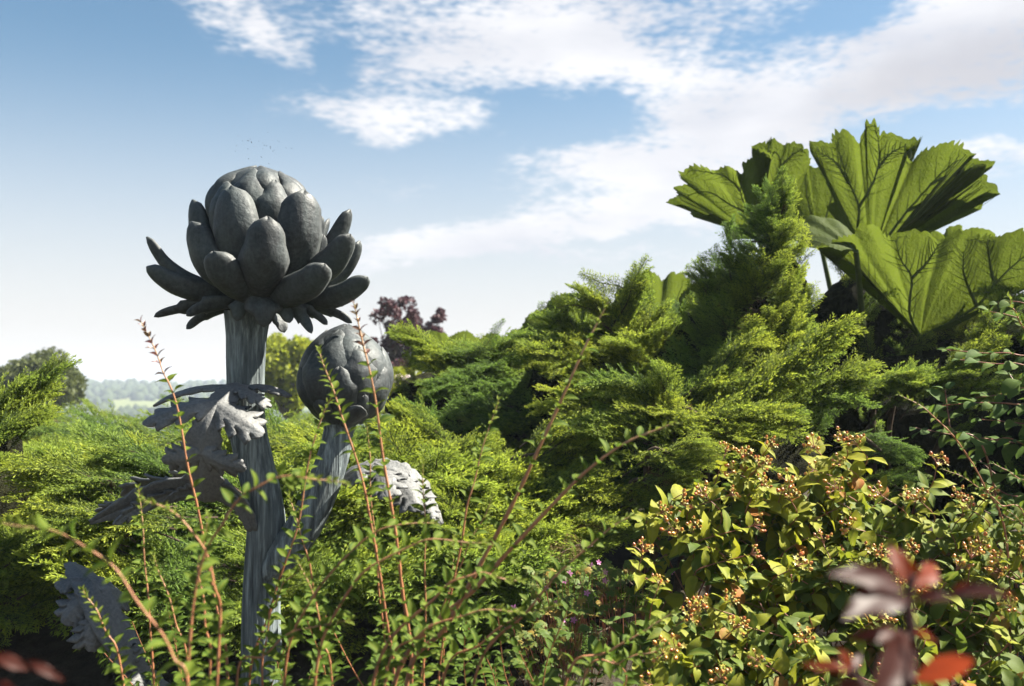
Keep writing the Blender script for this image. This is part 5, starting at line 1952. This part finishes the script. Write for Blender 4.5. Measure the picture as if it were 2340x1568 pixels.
def leaf_cloud(g, centres, radii, n, size, lr, flat=0.0):
    c = np.asarray(centres)
    k = lr.integers(0, len(c), n)
    d = lr.standard_normal((n, 3))
    d /= np.linalg.norm(d, axis=1)[:, None]
    r = radii[k][:, None] * lr.uniform(0.35, 1.05, (n, 1)) ** 0.5
    p = c[k] + d * r
    a = lr.standard_normal((n, 3))
    a /= np.linalg.norm(a, axis=1)[:, None]
    b = np.cross(a, lr.standard_normal((n, 3)))
    b /= np.linalg.norm(b, axis=1)[:, None]
    s = size * lr.uniform(0.6, 1.3, (n, 1))
    v = np.stack([p - a * s, p + b * s * 0.55, p + a * s, p - b * s * 0.55], 1).reshape(-1, 3)
    g.add(v, np.arange(4 * n).reshape(n, 4), 0, np.repeat(lr.uniform(0, 1, n), 4))


def tree(name, label, x, ybase_d, crown, leafmat, n, size, seed, lobes=26, lobe_r=0.30, upright=False):
    """crown: (x0, x1, ytop, ybottom) in the photo at distance d"""
    d = ybase_d
    lr = np.random.default_rng(seed)
    p = P(x, 868, d)
    gz = float(ground_z(np.array(p[0]), np.array(p[1])))
    loc = np.array((p[0], p[1], gz))
    o = empty(name, loc)
    tag(o, label, 'tree')
    x0, x1, yt, yb = crown
    c = P((x0 + x1) / 2, (yt + yb) / 2, d) - loc
    rx, rz = (x1 - x0) / 2 / FPX * d, (yb - yt) / 2 / FPX * d
    ry = rx
    cents, rads = [], []
    g2 = Geo()
    crown_foot = np.array((0, 0, max(0.3, c[2] - rz * 0.95)))
    tube(g2, catmull([(0, 0, -0.1), crown_foot * (1, 1, 0.6), crown_foot], 10), np.linspace(0.10, 0.06, 10) * max(0.4, rx), 8, 0)
    for k in range(lobes):
        dd = lr.standard_normal(3)
        dd /= np.linalg.norm(dd)
        rr = lr.uniform(0.45, 1.0) ** 0.6
        q = c + dd * rr * np.array((rx, ry, rz)) * (1 - lobe_r * 0.7)
        if upright:
            q = c + np.array((dd[0] * rx * 0.8, dd[1] * ry * 0.8, lr.uniform(-0.9, 0.85) * rz))
        cents.append(q)
        rads.append(lobe_r * min(rx, rz) * lr.uniform(0.6, 1.3))
        bend = crown_foot * 0.4 + q * 0.6 + lr.normal(0, 0.05 * rx, 3)
        tube(g2, catmull([crown_foot * (1, 1, 0.95), bend, q], 8), np.linspace(0.035, 0.008, 8) * max(0.4, rx), 5, 0, 0, False)
    put('trunk', g2.mesh('trunk', [MAT['tree_bark']]), o)
    g = Geo()
    leaf_cloud(g, cents, np.array(rads), n, size, lr)
    put('crown', g.mesh('crown', [MAT[leafmat]], False), o)


def build_trees():
    tree('broadleaf_tree', 'dull green rounded tree at the horizon beside the left edge', 95, 24, (-30, 212, 796, 950), 'dull_tree_leaf', 16000, 0.055, 1, 60, 0.34)
    tree('lime_tree', 'small lime green tree between the bronze stem and the bud', 665, 20, (560, 760, 750, 960), 'lime_tree_leaf', 16000, 0.05, 2, 70, 0.26)
    tree('purple_tree', 'purple leaved tree behind the closed bud', 900, 17, (840, 955, 660, 920), 'purple_leaf', 6500, 0.042, 3, 60, 0.26, True)
    tree('purple_tree', 'smaller purple leaved tree right beside the taller purple one', 965, 18, (930, 1016, 700, 890), 'purple_leaf', 3600, 0.042, 4, 40, 0.26, True)
    # pale flowering shrub
    p = P(905, 870, 12)
    loc = np.array((p[0], p[1], float(ground_z(np.array(p[0]), np.array(p[1])))))
    o = empty('flowering_shrub', loc)
    tag(o, 'pale pink flowering shrub just visible right of the bud', 'shrub')
    lr = np.random.default_rng(8)
    g = Geo()
    c = P(905, 885, 12) - loc
    cents = [c + lr.normal(0, 1, 3) * (0.16, 0.12, 0.10) for k in range(14)]
    leaf_cloud(g, cents, np.full(14, 0.10), 1200, 0.03, lr)
    put('foliage', g.mesh('foliage', [MAT['lime_tree_leaf']], False), o)
    g = Geo()
    leaf_cloud(g, [P(912, 862, 11.8) - loc, P(895, 872, 11.8) - loc, P(930, 868, 11.8) - loc, P(905, 880, 11.8) - loc], np.full(4, 0.06), 260, 0.022, lr)
    f = put('blossoms', g.mesh('blossoms', [MAT['pale_petal']], False), o)
    f['kind'] = 'stuff'
    g = Geo()
    tube(g, catmull([(0, 0, -0.05), c * 0.5, c], 8), np.linspace(0.03, 0.01, 8), 6, 0)
    put('stem', g.mesh('stem', [MAT['tree_bark']]), o)


build_trees()


def build_shade_tree():
    """unseen tree beyond the right edge, placed to shade the foot of the giant leaves"""
    loc = np.array((5.6, 5.3, float(ground_z(np.array(5.6), np.array(5.3)))))
    o = empty('shade_tree', loc)
    tag(o, 'unseen green tree outside the view to the right, placed there to shade the juniper below the giant leaves', 'tree')
    lr = np.random.default_rng(31)
    g = Geo()
    c = np.array((0, 0, 4.3 - loc[2]))
    tube(g, catmull([(0, 0, -0.1), (0.05, 0.02, 2.0 - loc[2]), c], 12), np.linspace(0.10, 0.04, 12), 8, 0)
    cents = [c + unit(lr.standard_normal(3)) * (0.7, 0.95, 0.75) * lr.uniform(0.4, 1) for k in range(36)]
    for q in cents:
        tube(g, catmull([c * (1, 1, 0.75), (c + q) / 2 + lr.normal(0, 0.05, 3), q], 6), np.linspace(0.025, 0.006, 6), 5, 0, 0, False)
    put('trunk', g.mesh('trunk', [MAT['tree_bark']]), o)
    g = Geo()
    leaf_cloud(g, cents, np.full(36, 0.34), 9000, 0.045, lr)
    put('crown', g.mesh('crown', [MAT['dull_tree_leaf']], False), o)


build_shade_tree()

# ------------------------------------------------------------------ wild geranium in the dark foot of the bank


def cut_leaf(seed):
    """deeply cut leaf, three to five feathered leaflets"""
    lr = np.random.default_rng(seed)
    g = Geo()
    for a in (-70, -35, 0, 35, 70):
        L = 0.030 * (1 - abs(a) / 200)
        d = np.array((math.cos(R(a)), math.sin(R(a)), 0))
        sd_ = np.array((-d[1], d[0], 0))
        pts = [np.zeros(3)]
        prof = [(0.25, 0.10), (0.38, 0.30), (0.48, 0.14), (0.62, 0.28), (0.72, 0.11), (0.84, 0.17), (1.0, 0.0)]
        l = [d * L * t + sd_ * L * w + np.array((0, 0, -0.006 * t * t + 0.002 * w)) for t, w in prof]
        r = [d * L * t - sd_ * L * w + np.array((0, 0, -0.006 * t * t + 0.002 * w)) for t, w in prof[:-1]]
        m = [d * L * t + np.array((0, 0, -0.006 * t * t)) for t, w in prof[:-1]]
        v = [np.zeros(3)] + l + r + m
        nl, nr = len(l), len(r)
        f = []
        for k in range(nr - 1):
            f.append((1 + k, 1 + nl + nr + k, 1 + nl + nr + k + 1, 1 + k + 1))
            f.append((1 + nl + nr + k, 1 + nl + k, 1 + nl + k + 1, 1 + nl + nr + k + 1))
        f.append((0, 1 + nl + nr, 1))
        f.append((0, 1 + nl, 1 + nl + nr))
        f.append((nr, 1 + nl + 2 * nr - 1, nl))
        f.append((1 + nl + 2 * nr - 1, nl + nr, nl))
        g.add(v, f, 0, lr.uniform(0, 1))
    return g


CUT = [cut_leaf(k).mesh('cut_leaf', [MAT['herb_leaf']]) for k in range(3)] + [cut_leaf(9).mesh('old_cut_leaf', [MAT['herb_old_leaf']])]


def flower_mesh():
    g = Geo()
    for k in range(5):
        a = k * 2 * math.pi / 5
        d = np.array((0.25, math.cos(a), math.sin(a)))
        s = np.array((0, -math.sin(a), math.cos(a)))
        g.add([np.zeros(3), d * 0.005 + s * 0.0026, d * 0.0088 + s * 0.0018, d * 0.0092, d * 0.0088 - s * 0.0018, d * 0.005 - s * 0.0026], [(0, 1, 2, 3), (0, 3, 4, 5)], 0)
    return g.mesh('flower', [MAT['petal']])


FLOWER = flower_mesh()


def build_herbs():
    E = lambda zx, zy: ((1200 + zx * .2442) * .9907, (1200 + zy * .2442) * .9907)
    r = np.random.default_rng(12)
    plants = [(1300, 3.35, 'pink flowered wild geranium below the long leaning shoots', [(465, 505), (425, 575), (565, 600), (630, 690), (340, 780), (250, 645), (115, 850)], (60, 700, 420, 900), 70),
              (1420, 3.4, 'pink flowered wild geranium beside the yellow shrub', [(800, 490), (800, 575), (665, 830), (670, 425), (740, 400), (1430, 490)], (560, 1500, 380, 900), 75),
              (1290, 3.2, 'wild geranium with yellowing leaves near the lower edge', [(505, 945), (365, 1040), (430, 950), (-60, 830), (-120, 1000)], (-150, 780, 850, 1400), 75)]
    for x, d, lab, fl, box, n in plants:
        o, L = shrub_at('wild_geranium', x, d, lab, 'plant', 'wild geraniums at the foot of the bank')
        for k in range(n + len(fl)):
            isf = k >= n
            zx, zy = fl[k - n] if isf else (r.uniform(box[0], box[1]), r.uniform(box[2], box[3]))
            e = P(*E(zx, zy), d - r.uniform(0.0, 0.25)) - L
            b = np.array((e[0] * 0.5, e[1] * 0.5 + 0.06, max(0.0, e[2] - 0.25)))
            g = Geo()
            tube(g, catmull([b, (b + e) / 2 + r.normal(0, 0.012, 3), e], 7), 0.0008, 4, 0, 0, False)
            st = put('stalk', g.mesh('stalk', [MAT['wort_stem']]), o)
            if isf:
                put('flower', FLOWER, st, basis((r.normal(0, 0.3), -0.8, 0.5), (0, 0, 1), e, r.uniform(0.9, 1.3)))
            else:
                me = CUT[3] if r.uniform() < 0.22 else CUT[int(r.integers(3))]
                put('leaf', me, st, basis((r.normal(0, 0.6), -0.6, r.normal(-0.2, 0.3)), (r.normal(0, 0.3), -0.6, 1), e, r.uniform(0.7, 1.35)))
    # broad leaves at the lower edge
    o, L = shrub_at('broad_leaved_weed', 1280, 2.9, 'broad oval leaves at the lower edge below the wild geranium', 'plant')
    for (zx, zy, l, wd, up) in ((250, 1480, 0.085, 0.06, (0.1, -0.8, 0.6)), (670, 1190, 0.085, 0.04, (0.3, -0.8, 0.5)), (970, 990, 0.045, 0.018, (0, -0.5, 1)), (1085, 960, 0.045, 0.02, (0, -0.5, 1))):
        e = P(*E(zx, zy), 2.95) - L
        me = leaf_mesh('broad_leaf', MAT['round_leaf'], l, wd, 0.15, 0.1, 'round', int(zx), 10, 0.01, 0.1)
        dr = (0.1, -0.3, -0.9) if l > 0.06 else (-0.9, -0.3, -0.1)
        lf = lay_leaf(o, me, e + np.array((0, 0, l * 0.5)), dr, up, 1.0)
        g = Geo()
        tube(g, catmull([(e[0] * 0.3, e[1] * 0.3 + 0.05, 0), (e[0], e[1] + 0.05, e[2] * 0.7), e + np.array((0, 0, l * 0.5))], 12), 0.0016, 5, 0)
        put('stalk', g.mesh('stalk', [MAT['wort_stem']]), o)


build_herbs()

# ------------------------------------------------------------------ gnats dancing over the head


def build_gnats():
    r = np.random.default_rng(2)
    g = Geo()
    for k in range(34):
        x, y = 595 + r.normal(0, 30), 335 + r.normal(0, 16)
        c = P(x, y, SD + r.normal(0, 0.06))
        d = unit(r.standard_normal(3))
        s = unit(np.cross(d, (0.2, 0.5, 0.8)))
        l = r.uniform(0.0010, 0.0020)
        tube(g, np.array([c - d * l, c, c + d * l]), np.array((0.0002, 0.0006, 0.0003)), 5, 0)
        for sg in (1, -1):
            g.add([c, c + s * sg * l * 1.4 + d * l * 0.3, c + s * sg * l * 1.6 - d * l * 0.6, c - d * l * 0.5], [(0, 1, 2, 3)], 0)
    tag(put('gnats', g.mesh('gnats', [MAT['gnat']])), 'faint swarm of gnats in the air above the bronze head', 'insects', kind='stuff')


build_gnats()

# ------------------------------------------------------------------ the air


def build_haze():
    g = Geo()
    x, y0, z0, z1 = 480, -480, -14, 8
    g.add([(-x, y0, z0), (x, y0, z0), (x, x, z0), (-x, x, z0), (-x, y0, z1), (x, y0, z1), (x, x, z1), (-x, x, z1)],
          [(0, 3, 2, 1), (4, 5, 6, 7), (0, 1, 5, 4), (1, 2, 6, 5), (2, 3, 7, 6), (3, 0, 4, 7)])
    m = bpy.data.materials.new('summer_air')
    m.use_nodes = True
    nt = m.node_tree
    nt.nodes.clear()
    out = nt.nodes.new('ShaderNodeOutputMaterial')
    v = nt.nodes.new('ShaderNodeVolumePrincipled')
    v.inputs['Color'].default_value = (0.72, 0.84, 1.0, 1)
    v.inputs['Density'].default_value = 0.0010
    v.inputs['Anisotropy'].default_value = 0.0
    nt.links.new(v.outputs[0], out.inputs['Volume'])
    tag(put('haze', g.mesh('haze', [m], False)), 'thin summer haze over the plain', 'haze', kind='stuff')


build_haze()
